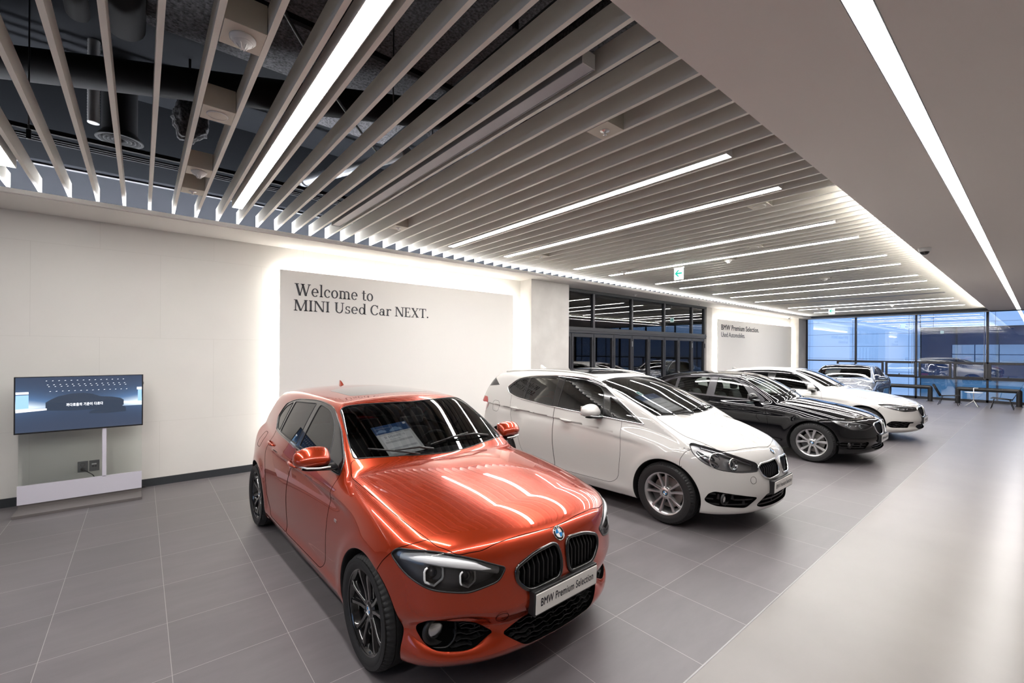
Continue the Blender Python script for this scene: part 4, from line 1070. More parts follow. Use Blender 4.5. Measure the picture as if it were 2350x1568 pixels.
# ---------------------------------------------------------------- car materials
M['rubber'] = mat('tyre_rubber', (0.016,0.016,0.017), 0.62, spec=0.4)
M['plastic'] = mat('car_black_plastic', (0.014,0.014,0.015), 0.42)
M['pgloss'] = mat('car_gloss_black', (0.006,0.006,0.007), 0.12, 0, 1.0)
M['seam'] = mat('panel_gap', (0.004,0.004,0.004), 0.9, spec=0.0)
M['liner'] = mat('wheel_liner', (0.010,0.010,0.011), 0.85)
M['chrome'] = mat('chrome', (0.82,0.82,0.83), 0.08, 1.0)
M['satin'] = mat('satin_aluminium', (0.62,0.63,0.64), 0.22, 1.0)
M['rimsilver'] = mat('wheel_silver', (0.55,0.55,0.56), 0.28, 0.85, 0.5)
M['rimblack'] = mat('wheel_gloss_black', (0.010,0.010,0.011), 0.14, 0.0, 1.0)
M['disc'] = mat('brake_disc', (0.28,0.27,0.26), 0.4, 0.9)
M['caliper'] = mat('brake_caliper', (0.10,0.10,0.105), 0.5, 0.6)
M['cabin'] = mat('cabin_trim', (0.012,0.012,0.013), 0.7)
M['leather'] = mat('seat_leather', (0.018,0.017,0.017), 0.5)
M['lampglass'] = glass('lamp_cover', (0.96,0.97,0.98), 1.5)
M['lamphouse'] = mat('lamp_housing', (0.11,0.11,0.12), 0.25, 0.3, 0.5)
M['lampchrome'] = mat('lamp_reflector', (0.72,0.73,0.75), 0.12, 1.0)
M['drl'] = mat('lamp_light_guide', (0.82,0.84,0.86), 0.15, 0.0, 0.6)
M['lens'] = mat('projector_lens', (0.03,0.035,0.045), 0.02, 0.0, 1.0)
M['tint'] = glass('tinted_glass', (0.60,0.62,0.63), 1.52, fade=0.01)
M['tintdark'] = glass('dark_tinted_glass', (0.045,0.047,0.05), 1.55, fade=0.03)
M['tintclear'] = glass('clear_car_glass', (0.55,0.60,0.58), 1.52, fade=0.01)
M['bmwblue'] = mat('roundel_blue', (0.02,0.22,0.55), 0.25, 0, 0.6); M['bmwwhite'] = mat('roundel_white', (0.8,0.8,0.8), 0.25, 0, 0.6)
M['redlamp'] = mat('red_lamp_lens', (0.45,0.01,0.01), 0.1, 0, 1.0)
M['platewhite'] = mat('plate_white', (0.80,0.79,0.76), 0.3)
M['amber'] = mat('amber', (0.8,0.25,0.02), 0.3)
def paint(name, col, metal=0.0, rough=0.35, spec=0.5):
    m = mat(name, col, rough, metal, 1.0, spec, croughness=0.012)
    m.node_tree.nodes['Principled BSDF'].inputs['Coat IOR'].default_value = 1.55
    return m
def multi(name, items, parent=None, recalc=True):
    """several MBs with their materials as one mesh"""
    out = bmesh.new(); me = bpy.data.meshes.new(name)
    for i, (mb, mt) in enumerate(items):
        if recalc: bmesh.ops.recalc_face_normals(mb.bm, faces=mb.bm.faces)
        for f in mb.bm.faces: f.material_index = i
        t_ = bpy.data.meshes.new('t'); mb.bm.to_mesh(t_); mb.bm.free(); out.from_mesh(t_); bpy.data.meshes.remove(t_)
        me.materials.append(mt)
    out.to_mesh(me); out.free(); return link(name, me, parent)
def frame(p, n_, up=(0,0,1)):
    """matrix with local Z along n_ and local Y close to up"""
    z = Vector(n_).normalized(); u = Vector(up); y = (u-z*u.dot(z)).normalized(); x = y.cross(z)
    m = Matrix.Identity(4)
    for i, a in enumerate((x, y, z)):
        for k in range(3): m[k][i] = a[k]
    m.translation = Vector(p); return m
def roundel(name, r, Mx, parent):
    base = MB(); base.lathe([(0,-0.004),(r*0.97,-0.004),(r*0.97,0.001),(r*0.95,0.0022),(0,0.0024)], 40, Mx)
    rim = MB(); rim.lathe([(r*0.93,0.0015),(r*0.94,0.0035),(r*0.98,0.004),(r,0.002),(r,-0.004)], 40, Mx)
    rim.lathe([(r*0.60,0.0022),(r*0.61,0.0034),(r*0.64,0.0034),(r*0.65,0.0022)], 40, Mx)
    bl, wh = MB(), MB()
    for q in range(4):
        pts = [(0,0)]+[(r*0.60*math.cos(q*PI/2+k*PI/20), r*0.60*math.sin(q*PI/2+k*PI/20)) for k in range(11)]
        (bl if q in (1,3) else wh).poly([Mx @ Vector((a,b,0.0030)) for a, b in pts])
    # letters on the ring
    for ch, a in (('B', 118), ('M', 90), ('W', 62)):
        a_ = math.radians(a); c_ = Vector((r*0.79*math.cos(a_), r*0.79*math.sin(a_))); tx = Vector((math.sin(a_), -math.cos(a_))); ty = Vector((math.cos(a_), math.sin(a_)))
        st = {'B': [[(-.3,-.5),(-.3,.5)],[(-.3,.5),(.2,.45),(.2,.1),(-.3,0)],[(-.3,0),(.28,-.05),(.28,-.45),(-.3,-.5)]], 'M': [[(-.45,-.5),(-.35,.5),(0,-.3),(.35,.5),(.45,-.5)]], 'W': [[(-.5,.5),(-.25,-.5),(0,.4),(.25,-.5),(.5,.5)]]}[ch]
        for s_ in st:
            wh.tube([Mx @ Vector((*(c_+tx*(p[0]*r*0.2)+ty*(p[1]*r*0.2)), 0.0028)) for p in s_], r*0.022, 4)
    return multi(name, [(base, M['pgloss']), (rim, M['satin']), (bl, M['bmwblue']), (wh, M['bmwwhite'])], parent)
# ---------------------------------------------------------------- wheels
_wheels = {}
def make_wheel(style, R, w_, rr, parent, loc, outward, turn=0.0):
    """R tyre radius, w_ tyre width, rr rim radius; axis along Y, outer face toward +Y"""
    key = (style, R, w_, rr)
    if key in _wheels:
        src = _wheels[key]; o = src.copy(); C.objects.link(o); o.parent = parent
        for ch in src.children: c = ch.copy(); C.objects.link(c); c.parent = o
    else:
        Rx = Matrix.Rotation(-PI/2, 4, 'X')   # local Z -> +Y
        rim = MB(); h = w_/2
        rim.lathe([(rr-0.004,h-0.004),(rr+0.006,h+0.001),(rr+0.007,h-0.004),(rr-0.006,h-0.012),(rr-0.02,h-0.03),(rr-0.028,h-0.07),(rr-0.03,-h+0.03),(rr,-h)], 64, Rx)
        mt = M['rimblack'] if 'black' in style else M['rimsilver']
        def spoke(ang, secs):
            # secs: (radius, tangent offset, depth, half width front, half width back, thickness)
            c_, s_ = math.cos(ang), math.sin(ang); rings = []
            for (r, t_, d, wf, wb, th) in secs:
                pr_ = []
                for (o_, dd) in ((-wb,-th),(-wf*1.0,-0.003),(-wf*0.8,0),(wf*0.8,0),(wf*1.0,-0.003),(wb,-th)):
                    tt = t_+o_; x = r*c_-tt*s_; z = r*s_+tt*c_; pr_.append(rim.bm.verts.new((x, d+dd, z)))
                rings.append(pr_)
            for A, B in zip(rings[:-1], rings[1:]):
                for k in range(6):
                    f = rim.bm.faces.new((A[k], A[(k+1)%6], B[(k+1)%6], B[k]))
            rim.bm.faces.new(rings[0]); rim.bm.faces.new(list(reversed(rings[-1])))
        f0 = h-0.012
        if style == 'double_black':      # five pairs of spokes
            for i in range(5):
                a = PI/2+i*2*PI/5
                for s_ in (-1, 1):
                    spoke(a, [(0.045,s_*0.016,f0-0.020,0.012,0.017,0.045),(0.10,s_*0.024,f0-0.016,0.010,0.016,0.040),(0.15,s_*0.036,f0-0.008,0.010,0.016,0.035),(rr-0.045,s_*0.048,f0-0.003,0.011,0.018,0.03),(rr-0.008,s_*0.066,f0-0.004,0.020,0.026,0.03)])
                    spoke(a, [(0.12,s_*0.020,f0-0.030,0.006,0.009,0.02),(rr-0.04,s_*0.030,f0-0.022,0.006,0.010,0.02),(rr-0.006,s_*0.040,f0-0.020,0.008,0.012,0.02)])
        elif style == 'twin_silver':   # five split spokes widening to the rim
            for i in range(5):
                a = PI/2+0.06+i*2*PI/5
                for s_ in (-1, 1):
                    spoke(a, [(0.045,s_*0.012,f0-0.022,0.010,0.013,0.045),(0.10,s_*0.024,f0-0.016,0.0085,0.012,0.04),(0.15,s_*0.036,f0-0.010,0.0105,0.014,0.03),(rr-0.006,s_*0.052,f0-0.004,0.0170,0.020,0.03)])
        else:                            # ten slim spokes in V pairs
            for i in range(5):
                for s_ in (-1, 1):
                    a = PI/2+0.1+i*2*PI/5+s_*0.115
                    spoke(a, [(0.045,s_*0.004,f0-0.022,0.012,0.016,0.045),(0.10,s_*0.008,f0-0.015,0.013,0.018,0.04),(rr-0.05,s_*0.030,f0-0.006,0.019,0.023,0.03),(rr-0.006,s_*0.040,f0-0.004,0.022,0.028,0.03)])
        rim.lathe([(0,f0-0.024),(0.030,f0-0.024),(0.034,f0-0.014),(0.042,f0-0.016),(0.068,f0-0.030),(0.074,f0-0.075),(0.0,f0-0.08)], 40, Rx)
        for i in range(5):
            a = PI/2+PI/5+i*2*PI/5; rim.lathe([(0,f0-0.018),(0.008,f0-0.018),(0.010,f0-0.022),(0.010,f0-0.04)], 10, Matrix.Translation((0.056*math.cos(a),0,0.056*math.sin(a))) @ Rx)
        o = rim.build('wheel', mt, parent, smooth_angle=35)
        # tyre with shoulder blocks and grooves
        prof = [(rr-0.004,-h+0.005),(rr+0.008,-h-0.004),(rr+0.4*(R-rr),-h-0.012),(rr+0.75*(R-rr),-h-0.008),(R-0.014,-h+0.008),(R-0.005,-h+0.022)]
        for c_ in (-0.28,0.0,0.28):
            g = c_*w_; prof += [(R-0.0015,g-0.006),(R-0.008,g-0.004),(R-0.008,g+0.004),(R-0.0015,g+0.006)]
        prof += [(R-0.005,h-0.022),(R-0.014,h-0.008),(R-0.022,h-0.001),(rr+0.75*(R-rr),h+0.008),(rr+0.55*(R-rr),h+0.012),(rr+0.5*(R-rr),h+0.0105),(rr+0.45*(R-rr),h+0.012),(rr+0.2*(R-rr),h+0.008),(rr+0.010,h+0.003),(rr+0.004,h+0.001),(rr-0.004,h-0.006)]
        n_ = 192; bm = bmesh.new(); rings = []
        for j, (r, z) in enumerate(prof):
            ring = []
            for k in range(n_):
                a = 2*PI*k/n_; q = r
                if j in (4,5,18,19,20) and k % 3 == 0: q = r-(0.006 if j in (5,18) else 0.007)
                ring.append(bm.verts.new((q*math.cos(a), z, q*math.sin(a))))
            rings.append(ring)
        for A, B in zip(rings[:-1], rings[1:]):
            for k in range(n_): bm.faces.new((A[k], A[(k+1)%n_], B[(k+1)%n_], B[k])).smooth = True
        bmesh.ops.recalc_face_normals(bm, faces=bm.faces); me = bpy.data.meshes.new('tyre'); bm.to_mesh(me); bm.free()
        me.set_sharp_from_angle(angle=math.radians(38)); me.materials.append(M['rubber']); link('tyre', me, o)
        m = MB(); m.lathe([(0.06,-0.0),(rr-0.06,-0.0),(rr-0.06,-0.02),(0.06,-0.02)], 48, Rx)
        m.lathe([(0.0,0.03),(0.07,0.03),(0.075,-0.02)], 32, Rx); m.build('brake_disc', M['disc'], o, smooth_angle=40)
        m = MB(); vs = m.box(0.06, rr-0.045, -0.05, 0.022, -0.09, 0.09, 0.012); 
        for v in m.bm.verts: v.co = Matrix.Rotation(0.35,4,'Y') @ v.co
        m.build('brake_caliper', M['caliper'], o)
        roundel('roundel', 0.033, Matrix.Translation((0,f0-0.0215,0)) @ Matrix.Rotation(-PI/2,4,'X') @ Matrix.Rotation(PI,4,'Z'), o)
        _wheels[key] = o
    o.location = loc; o.rotation_euler = (0, turn, 0 if outward > 0 else PI)
    return o
# ---------------------------------------------------------------- blobs (mirrors, seats)
def blob(name, secs, mt, parent, Mx=None, sub=2):
    """closed loft through cross sections: each a list of 3D points (same count), then subdivided"""
    bm = bmesh.new(); rings = [[bm.verts.new(p) for p in s_] for s_ in secs]
    n_ = len(secs[0])
    for A, B in zip(rings[:-1], rings[1:]):
        for k in range(n_): bm.faces.new((A[k], A[(k+1)%n_], B[(k+1)%n_], B[k]))
    bm.faces.new(list(reversed(rings[0]))); bm.faces.new(rings[-1])
    bmesh.ops.recalc_face_normals(bm, faces=bm.faces)
    if Mx is not None:
        for v in bm.verts: v.co = Mx @ v.co
        if Mx.determinant() < 0: bmesh.ops.reverse_faces(bm, faces=bm.faces)
    me = bpy.data.meshes.new(name); bm.to_mesh(me); bm.free(); me.materials.append(mt)
    for p in me.polygons: p.use_smooth = True
    o = link(name, me, parent); md = o.modifiers.new('s', 'SUBSURF'); md.levels = sub; md.render_levels = sub
    return o
def rect_sec(x, y0, y1, z0, z1, c_=0.25):
    dy, dz = (y1-y0)*c_, (z1-z0)*c_
    return [(x,y0+dy,z0),(x,y1-dy,z0),(x,y1,z0+dz),(x,y1,z1-dz),(x,y1-dy,z1),(x,y0+dy,z1),(x,y0,z1-dz),(x,y0,z0+dz)]
def seat(parent, x, y, zf, top):
    o = blob('seat', [rect_sec(x-0.25,y-0.24,y+0.24,zf,zf+0.16), rect_sec(x-0.2,y-0.25,y+0.25,zf-0.02,zf+0.19), rect_sec(x+0.15,y-0.25,y+0.25,zf-0.02,zf+0.16), rect_sec(x+0.25,y-0.22,y+0.22,zf,zf+0.12)], M['leather'], parent)
    def up(z, xx, th, hw): return [(xx-th,y-hw*0.8,z),(xx-th,y+hw*0.8,z),(xx-th*0.6,y+hw,z),(xx+th*0.6,y+hw,z),(xx+th,y+hw*0.8,z),(xx+th,y-hw*0.8,z),(xx+th*0.6,y-hw,z),(xx-th*0.6,y-hw,z)]
    blob('seat_back', [up(zf+0.1,x+0.22,0.07,0.23), up(zf+0.3,x+0.27,0.08,0.25), up(top-0.24,x+0.36,0.06,0.22), up(top-0.19,x+0.38,0.04,0.17)], M['leather'], parent)
    blob('head_rest', [up(top-0.17,x+0.38,0.04,0.10), up(top-0.13,x+0.37,0.055,0.13), up(top-0.03,x+0.38,0.05,0.12), up(top,x+0.39,0.03,0.09)], M['leather'], parent)
# ---------------------------------------------------------------- the car
def build_car(sp, name, label, loc, rz, group=None):
    s = Shape(sp); s.mesh(sp['h'])
    root = empty(name, (0,0,0), 0); tag(root, label, 'car', group)
    pm = sp['paint']; xa, xb, wr, r0 = sp['xa'], sp['xb'], sp['wr'], sp['arch_r']
    circ = lambda cx_, cz_, r: np.array([(cx_+r*math.cos(a), cz_+r*math.sin(a)) for a in np.linspace(0, 2*PI, 72, endpoint=False)])
    low = lambda x, y, z: np.abs(y) > 0.40
    for cx_ in (xa, xb): s.cut('wheel_liner', 'side', circ(cx_, wr, r0+0.006), lambda x, y, z: (np.abs(y) > 0.42) & (z < 1.0), fine=0.012)
    for (lab, space, poly, cond, fine, r, base) in sp['regions']:
        s.cut(lab, space, poly, cond, fine=fine, r=r, base=base)
    cen = s.V[s.T].mean(1); g = s.normals(cen)
    ub = (g[:,2] < -0.75) & (cen[:,2] < 0.36) & (s.lab == 0); s.names.append('underbody'); s.lab[ub] = len(s.names)-1
    kinds = sp['kinds']; used = []
    zc_ = lambda m_: s.V[s.T[m_]].mean(1)
    body = s.part('body_shell', s.faces('body_shell'), pm, root)
    s.part('wheel_liner', s.faces('wheel_liner')|s.faces('underbody'), M['liner'], root)
    # dark lining behind the skin, so the openings look into a cabin and engine bay
    lc = np.isin(s.lab, [s.names.index(k) for k in s.names if kinds.get(k, ('paint',))[0] in ('paint','trim') and k not in ('wheel_liner','underbody')])
    cz = s.V[s.T].mean(1); cab = lc & (cz[:,0] > sp['cab'][0]) & (cz[:,0] < sp['cab'][1]) & (cz[:,2] > 0.42)
    s.part('cabin_lining', cab, M['cabin'], root, off=-0.022)
    for lab in s.names[1:]:
        if lab in ('wheel_liner','underbody'): continue
        kd = kinds.get(lab, ('paint',)); both = kd[1] if len(kd) > 1 else False
        for sg in ((1,-1) if both else (0,)):
            m_ = s.faces(lab, sg)
            if not m_.any(): continue
            nm = kd[2] if len(kd) > 2 else lab
            if kd[0] == 'paint':
                o = s.part(nm, m_, pm, root)
                s.edge_tube('panel_gap', m_, sp.get('gap', 0.0022), M['seam'], o, off=-0.0006, smooth=1, flt=sp.get('gap_filter'), n=6)
            elif kd[0] == 'trim': o = s.part(nm, m_, kd[3] if len(kd) > 3 else M['pgloss'], root, off=0.0005)
            elif kd[0] == 'glass':
                o = s.part(nm, m_, kd[3], root, off=-0.002)
                s.edge_tube('glass_seal', m_, 0.005, M['plastic'], o, off=-0.001, smooth=1, n=6)
            elif kd[0] == 'pocket':
                o = s.recess(nm, m_, kd[4] if len(kd) > 4 else M['plastic'], root, kd[3])
            elif kd[0] == 'red':
                o = s.part(nm, m_, M['redlamp'], root, off=0.002)
            elif kd[0] == 'lamp':
                o = s.recess(nm, m_, sp.get('lamp_m', M['lamphouse']), root, (0.06, 0, -0.004))
                s.part('lamp_cover', m_, M['lampglass'], o, off=0.001)
                s.edge_tube('lamp_seal', m_, 0.0045, M['plastic'], o, off=-0.001, smooth=1, step=0.008, n=6)
                for (pts, rad, mt_, dep) in sp['brow']:
                    q = []
                    for (u, v) in pts:
                        p = s.pt('frontS', u, v, sg); q.append(p-s.nrm(p)*dep)
                    Q = spline3(q, 30); mm = MB(); rr_ = [rad*(0.45+0.55*math.sin(PI*(0.12+0.8*i/29))) for i in range(30)]
                    mm.tube(Q, rr_, 10, flat=0.8); mm.build('light_bar', mt_, o)
                for (u, v, rad, a0, a1) in sp['projectors']:
                    p = s.pt('frontS', u, v, sg); nn = s.nrm(p); dr = Vector(nn)*0.55+Vector((-1,0,0.05)); dr.normalize()
                    Mx = frame(p-nn*0.018, dr)
                    mb = MB(); mb.lathe([(rad*1.05,0.0),(rad*0.95,-0.008),(rad*0.8,-0.022),(rad*0.62,-0.03)], 32, Mx); mb.build('reflector', M['lampchrome'], o)
                    mb = MB(); mb.lathe([(0,-0.004),(rad*0.25,-0.006),(rad*0.5,-0.014),(rad*0.66,-0.03)], 28, Mx); mb.build('projector_lens', M['lens'], o)
                    mb = MB()
                    if a1 > a0:
                        kk = 20; pl = []
                        for i in range(kk+1):
                            a = math.radians(a0+(a1-a0)*i/kk); rq = rad*1.18*(1.0 if not sp.get('hex') else 1/max(math.cos(((a-PI/6) % (PI/3))-PI/6), 0.5)*0.9)
                            pl.append(Mx @ Vector((rq*math.cos(a), rq*math.sin(a), 0.004)))
                        mb.tube(pl, rad*0.13, 8); mb.build('light_ring', sp.get('ring_m', M['drl']), o)
                    else: mb.bm.free()
            elif kd[0] == 'kidney':
                o = s.recess(nm, m_, M['seam'], root, (0.045,0,0))
                s.edge_tube('grille_surround', m_, sp['kid_r'], sp['kid_m'], o, off=sp.get('kid_off', 0.004), smooth=2, step=0.008, n=10)
                vv = s.V[s.T[m_]].reshape(-1,3); y0_, y1_ = vv[:,1].min(), vv[:,1].max(); nb = sp.get('kid_n', 9)
                mm = MB()
                for i in range(nb):
                    y_ = y0_+(y1_-y0_)*(i+0.7)/(nb+0.4)
                    sl = vv[np.abs(vv[:,1]-y_) < 0.006]
                    if len(sl) < 2: continue
                    za, zb_ = sl[:,2].min()+0.006, sl[:,2].max()-0.006
                    P1 = s.pt('front', abs(y_), za, sg); P2 = s.pt('front', abs(y_), zb_, sg); Pm = s.pt('front', abs(y_), za*0.35+zb_*0.65, sg)
                    q = [P1+np.array([0.016,0,0]), Pm+np.array([0.004,0,0]), P2+np.array([0.020,0,0])]
                    for A, B in zip(q[:-1], q[1:]):
                        t_ = 0.0038
                        v8 = [mm.bm.verts.new(tuple(X+np.array(d))) for X in (A, B) for d in ((0,-t_,0),(0,t_,0),(0.03,t_,0),(0.03,-t_,0))]
                        for f_ in ((0,1,2,3),(4,7,6,5),(0,4,5,1),(1,5,6,2),(2,6,7,3),(3,7,4,0)): mm.bm.faces.new([v8[k] for k in f_])
                mm.build('grille_slats', sp.get('kid_bar', M['plastic']), o)
            elif kd[0] == 'mesh':
                o = s.recess(nm, m_, M['seam'], root, kd[3])
                mesh_bars(s, m_, o, sg, kd[4] if len(kd) > 4 else 'comb')
    # trim along the side windows
    for sg in (1, -1):
        m_ = np.zeros(len(s.T), bool)
        for l_ in sp['dlo']: m_ |= s.faces(l_, sg)
        if m_.any(): s.edge_tube('window_trim', m_, sp.get('dlo_r', 0.007), sp['dlo_m'], root, off=0.001, step=0.012, smooth=2, n=8)
    # wheels
    for (x_, tk) in ((xa, sp['track'][0]), (xb, sp['track'][1])):
        for sg in (1, -1):
            make_wheel(sp['wheel'], wr, sp['tyre_w'], sp['rim_r'], root, (x_, sg*tk, wr), sg, 0.25*x_)
    # mirrors
    for sg in (1, -1):
        X, Y, Z = sp['mirror']; fl = Matrix.Diagonal((1, sg, 1, 1))
        k = sp.get('mirror_s', 1.0)
        def ms(y, x0, x1, z0, z1, c_=0.3):
            dx, dz = (x1-x0)*c_, (z1-z0)*c_
            return [(X+k*a, Y+k*sp.get('mirror_w',1.0)*y, Z+k*b) for a, b in ((x0+dx,z0),(x1-dx*0.4,z0),(x1,z0+dz*0.4),(x1,z1-dz*0.4),(x1-dx*0.4,z1),(x0+dx*1.4,z1),(x0,z1-dz*1.6),(x0,z0+dz))]
        mo = blob('mirror', [ms(0.035,-0.03,0.05,0.005,0.10), ms(0.05,-0.06,0.055,0.0,0.125), ms(0.13,-0.075,0.05,0.0,0.14), ms(0.20,-0.06,0.045,0.005,0.125), ms(0.235,-0.01,0.045,0.03,0.09)], pm, root, fl)
        blob('mirror_base', [ms(-0.06,-0.05,0.05,-0.035,0.02), ms(0.02,-0.05,0.05,-0.035,0.005), ms(0.10,-0.06,0.045,-0.018,0.004), ms(0.20,-0.05,0.04,-0.006,0.006)], M['pgloss'] if sp.get('mirror_gloss', True) else M['plastic'], mo, fl)
        mm = MB(); mm.box(X+k*0.050, X+k*0.056, Y+k*0.05, Y+k*0.215*sp.get('mirror_w',1.0), Z+k*0.02, Z+k*0.115, 0.004, fl); mm.build('mirror_glass', M['chrome'], mo)
        mm = MB(); mm.tube([fl @ Vector((X-k*0.076, Y+k*0.06, Z+k*0.010)), fl @ Vector((X-k*0.082, Y+k*0.13, Z+k*0.012)), fl @ Vector((X-k*0.062, Y+k*0.20, Z+k*0.018)), fl @ Vector((X-k*0.01, Y+k*0.238, Z+k*0.03))], 0.0065, 8); mm.build('turn_signal', M['drl'], mo)
    # door handles
    for sg in (1, -1):
        for (hx, hz) in sp['handles']:
            q = []
            for i in range(9):
                a = i/8; x_ = hx-0.10+0.20*a; p = s.pt('side', x_, hz+0.012*a, sg)
                q.append((p[0], p[1]+sg*(0.004+0.022*math.sin(PI*a)**0.7), p[2]))
            mm = MB(); mm.tube(q, [0.008+0.007*math.sin(PI*i/8) for i in range(9)], 10, flat=1.0); ho = mm.build('door_handle', pm, root)
            p = s.pt('side', hx, hz, sg); nn = s.nrm(p)
            mm = MB(); mm.lathe([(0,-0.0005),(0.030,0.0008),(0.036,0.0015),(0.038,-0.002)], 24, frame(p, nn) @ Matrix.Diagonal((1.5,0.9,1,1))); mm.build('handle_cup', pm if not sp.get('dark_cup') else M['plastic'], ho)
            if sp.get('handle_chrome'):
                mm = MB(); mm.tube([(a_, b_+sg*0.012, c_-0.003) for a_, b_, c_ in q[1:-1]], 0.003, 6); mm.build('handle_strip', M['chrome'], ho)
    # hood roundel, rear fin, wipers, number plate
    p = s.pt('top', sp['roundel'], 0, 1) if sp['roundel'] > 0.12 else s.pt('front', 0, sp['roundel_z'], 1)
    roundel('roundel', 0.041, frame(p+s.nrm(p)*0.002, s.nrm(p)), root)
    fx_ = sp['fin']; p = s.pt('top', fx_, 0, 1); z0 = p[2]-0.012
    mm = []
    for (a, wd, top) in ((-0.07,0.012,0.012),(-0.04,0.026,0.016),(0.0,0.030,0.042),(0.04,0.026,0.066),(0.075,0.014,0.072),(0.085,0.006,0.06)):
        mm.append([(fx_+a,-wd,z0),(fx_+a,-wd*0.7,z0+top*0.4),(fx_+a,-wd*0.15,z0+top),(fx_+a,wd*0.15,z0+top),(fx_+a,wd*0.7,z0+top*0.4),(fx_+a,wd,z0)])
    blob('antenna_fin', mm, pm, root, None, 1)
    for (pa, pb, pc) in sp['wipers']:
        A = s.pt('top', *pa, 1) if pa[1] >= 0 else s.pt('top', pa[0], -pa[1], -1)
        def tp(u): return s.pt('top', u[0], abs(u[1]), 1 if u[1] >= 0 else -1)
        A, B, Cc = tp(pa), tp(pb), tp(pc); up_ = np.array([-0.012,0,0.018])
        mm = MB(); mm.tube([tuple(A+up_*0.3), tuple(A*0.6+B*0.4+up_*1.8), tuple(B+up_)], [0.011,0.008,0.006], 8); wo = mm.build('wiper', M['plastic'], root)
        mm = MB(); mm.tube([tuple(A*0.15+Cc*0.85 if False else B*2-Cc+up_*0.6), tuple(B+up_*0.8), tuple(Cc+up_*0.6)], [0.005,0.0075,0.005], 8); mm.build('wiper_blade', M['plastic'], wo)
    if 'plate' in sp:
        px, pz, ph, tilt = sp['plate']
        Mx = Matrix.Translation((px, 0, pz)) @ Matrix.Rotation(tilt, 4, 'Y')
        mm = MB(); mm.box(0.0, 0.05, -0.268, 0.268, -ph/2-0.012, ph/2+0.010, 0.006, Mx); hold = mm.build('plate_holder', M['plastic'], root)
        mm = MB(); mm.box(-0.006, 0.0, -0.26, 0.26, -ph/2, ph/2, 0.003, Mx); pl = mm.build('number_plate', M['platewhite'], hold)
        put_text('plate_text', 'BMW Premium Selection', lambda x, y, d: tuple(Mx @ Vector((-0.0068, 0.225-x, -ph*0.15+y))), 0.45, ph*0.38, M['ink2'], hold, bold=0.014)
    # interior
    x0, x1 = sp['cab']; bz = sp['belt0']
    boxo('cabin_floor', x0, x1, -0.72, 0.72, 0.30, 0.34, M['cabin'], root)
    secs = []
    for y in np.linspace(-0.68, 0.68, 5):
        secs.append([(x0+0.02,y,bz-0.35),(x0+0.02,y,bz-0.02),(x0+0.12,y,bz+0.015),(x0+0.30,y,bz+0.01+0.02*(y < -0.1)),(x0+0.45,y,bz-0.05+0.04*(abs(y+0.36) < 0.25)),(x0+0.48,y,bz-0.2),(x0+0.40,y,bz-0.36)])
    blob('dashboard', secs, M['cabin'], root, None, 1)
    mm = MB(); Mw = Matrix.Translation((x0+0.66, -0.36, bz-0.06)) @ Matrix.Rotation(1.15, 4, 'Y')
    mm.tube([Mw @ Vector((0.185*math.cos(a), 0.185*math.sin(a), 0)) for a in [2*PI*i/36 for i in range(36)]], 0.014, 8, closed=True)
    for a in (0.0, 1.9, -1.9): mm.tube([Mw @ Vector((0,0,0.01)), Mw @ Vector((0.18*math.cos(a), 0.18*math.sin(a), 0))], 0.016, 8)
    mm.lathe([(0,0.0),(0.065,0.0),(0.06,0.03),(0,0.035)], 20, Mw); mm.build('steering_wheel', M['leather'], root)
    mm = MB(); p = s.pt('top', sp['rearview'], 0, 1); mm.box(p[0]+0.04, p[0]+0.06, -0.115, 0.115, p[2]-0.16, p[2]-0.095, 0.012); mm.box(p[0]+0.02, p[0]+0.05, -0.02, 0.02, p[2]-0.1, p[2]-0.02, 0.004); mm.build('rear_view_mirror', M['plastic'], root)
    for y in (-0.36, 0.36): seat(root, sp['seat_x'], y, 0.36, sp['seat_top'])
    for y in (-0.33, 0.33): seat(root, sp['seat_x']+0.85, y, 0.38, sp['seat_top']-0.02)
    # price placard behind the windscreen
    if 'placard' in sp:
        (ux, uy), tilt_, wd, hh, rot = sp['placard']
        build_placard(s, root, ux, uy, wd, hh, rot, sp)
    sp.get('extra', lambda s_, r_: None)(s, root)
    root.location = loc; root.rotation_euler = (0,0,rz)
    return root, s
def spline3(q, n_):
    q = np.array(q); d = np.concatenate([[0], np.cumsum(np.linalg.norm(np.diff(q, axis=0), axis=1))]); t_ = np.linspace(0, d[-1], n_)
    return [tuple(v) for v in np.stack([spline(d, q[:,k])(t_) for k in range(3)], 1)]
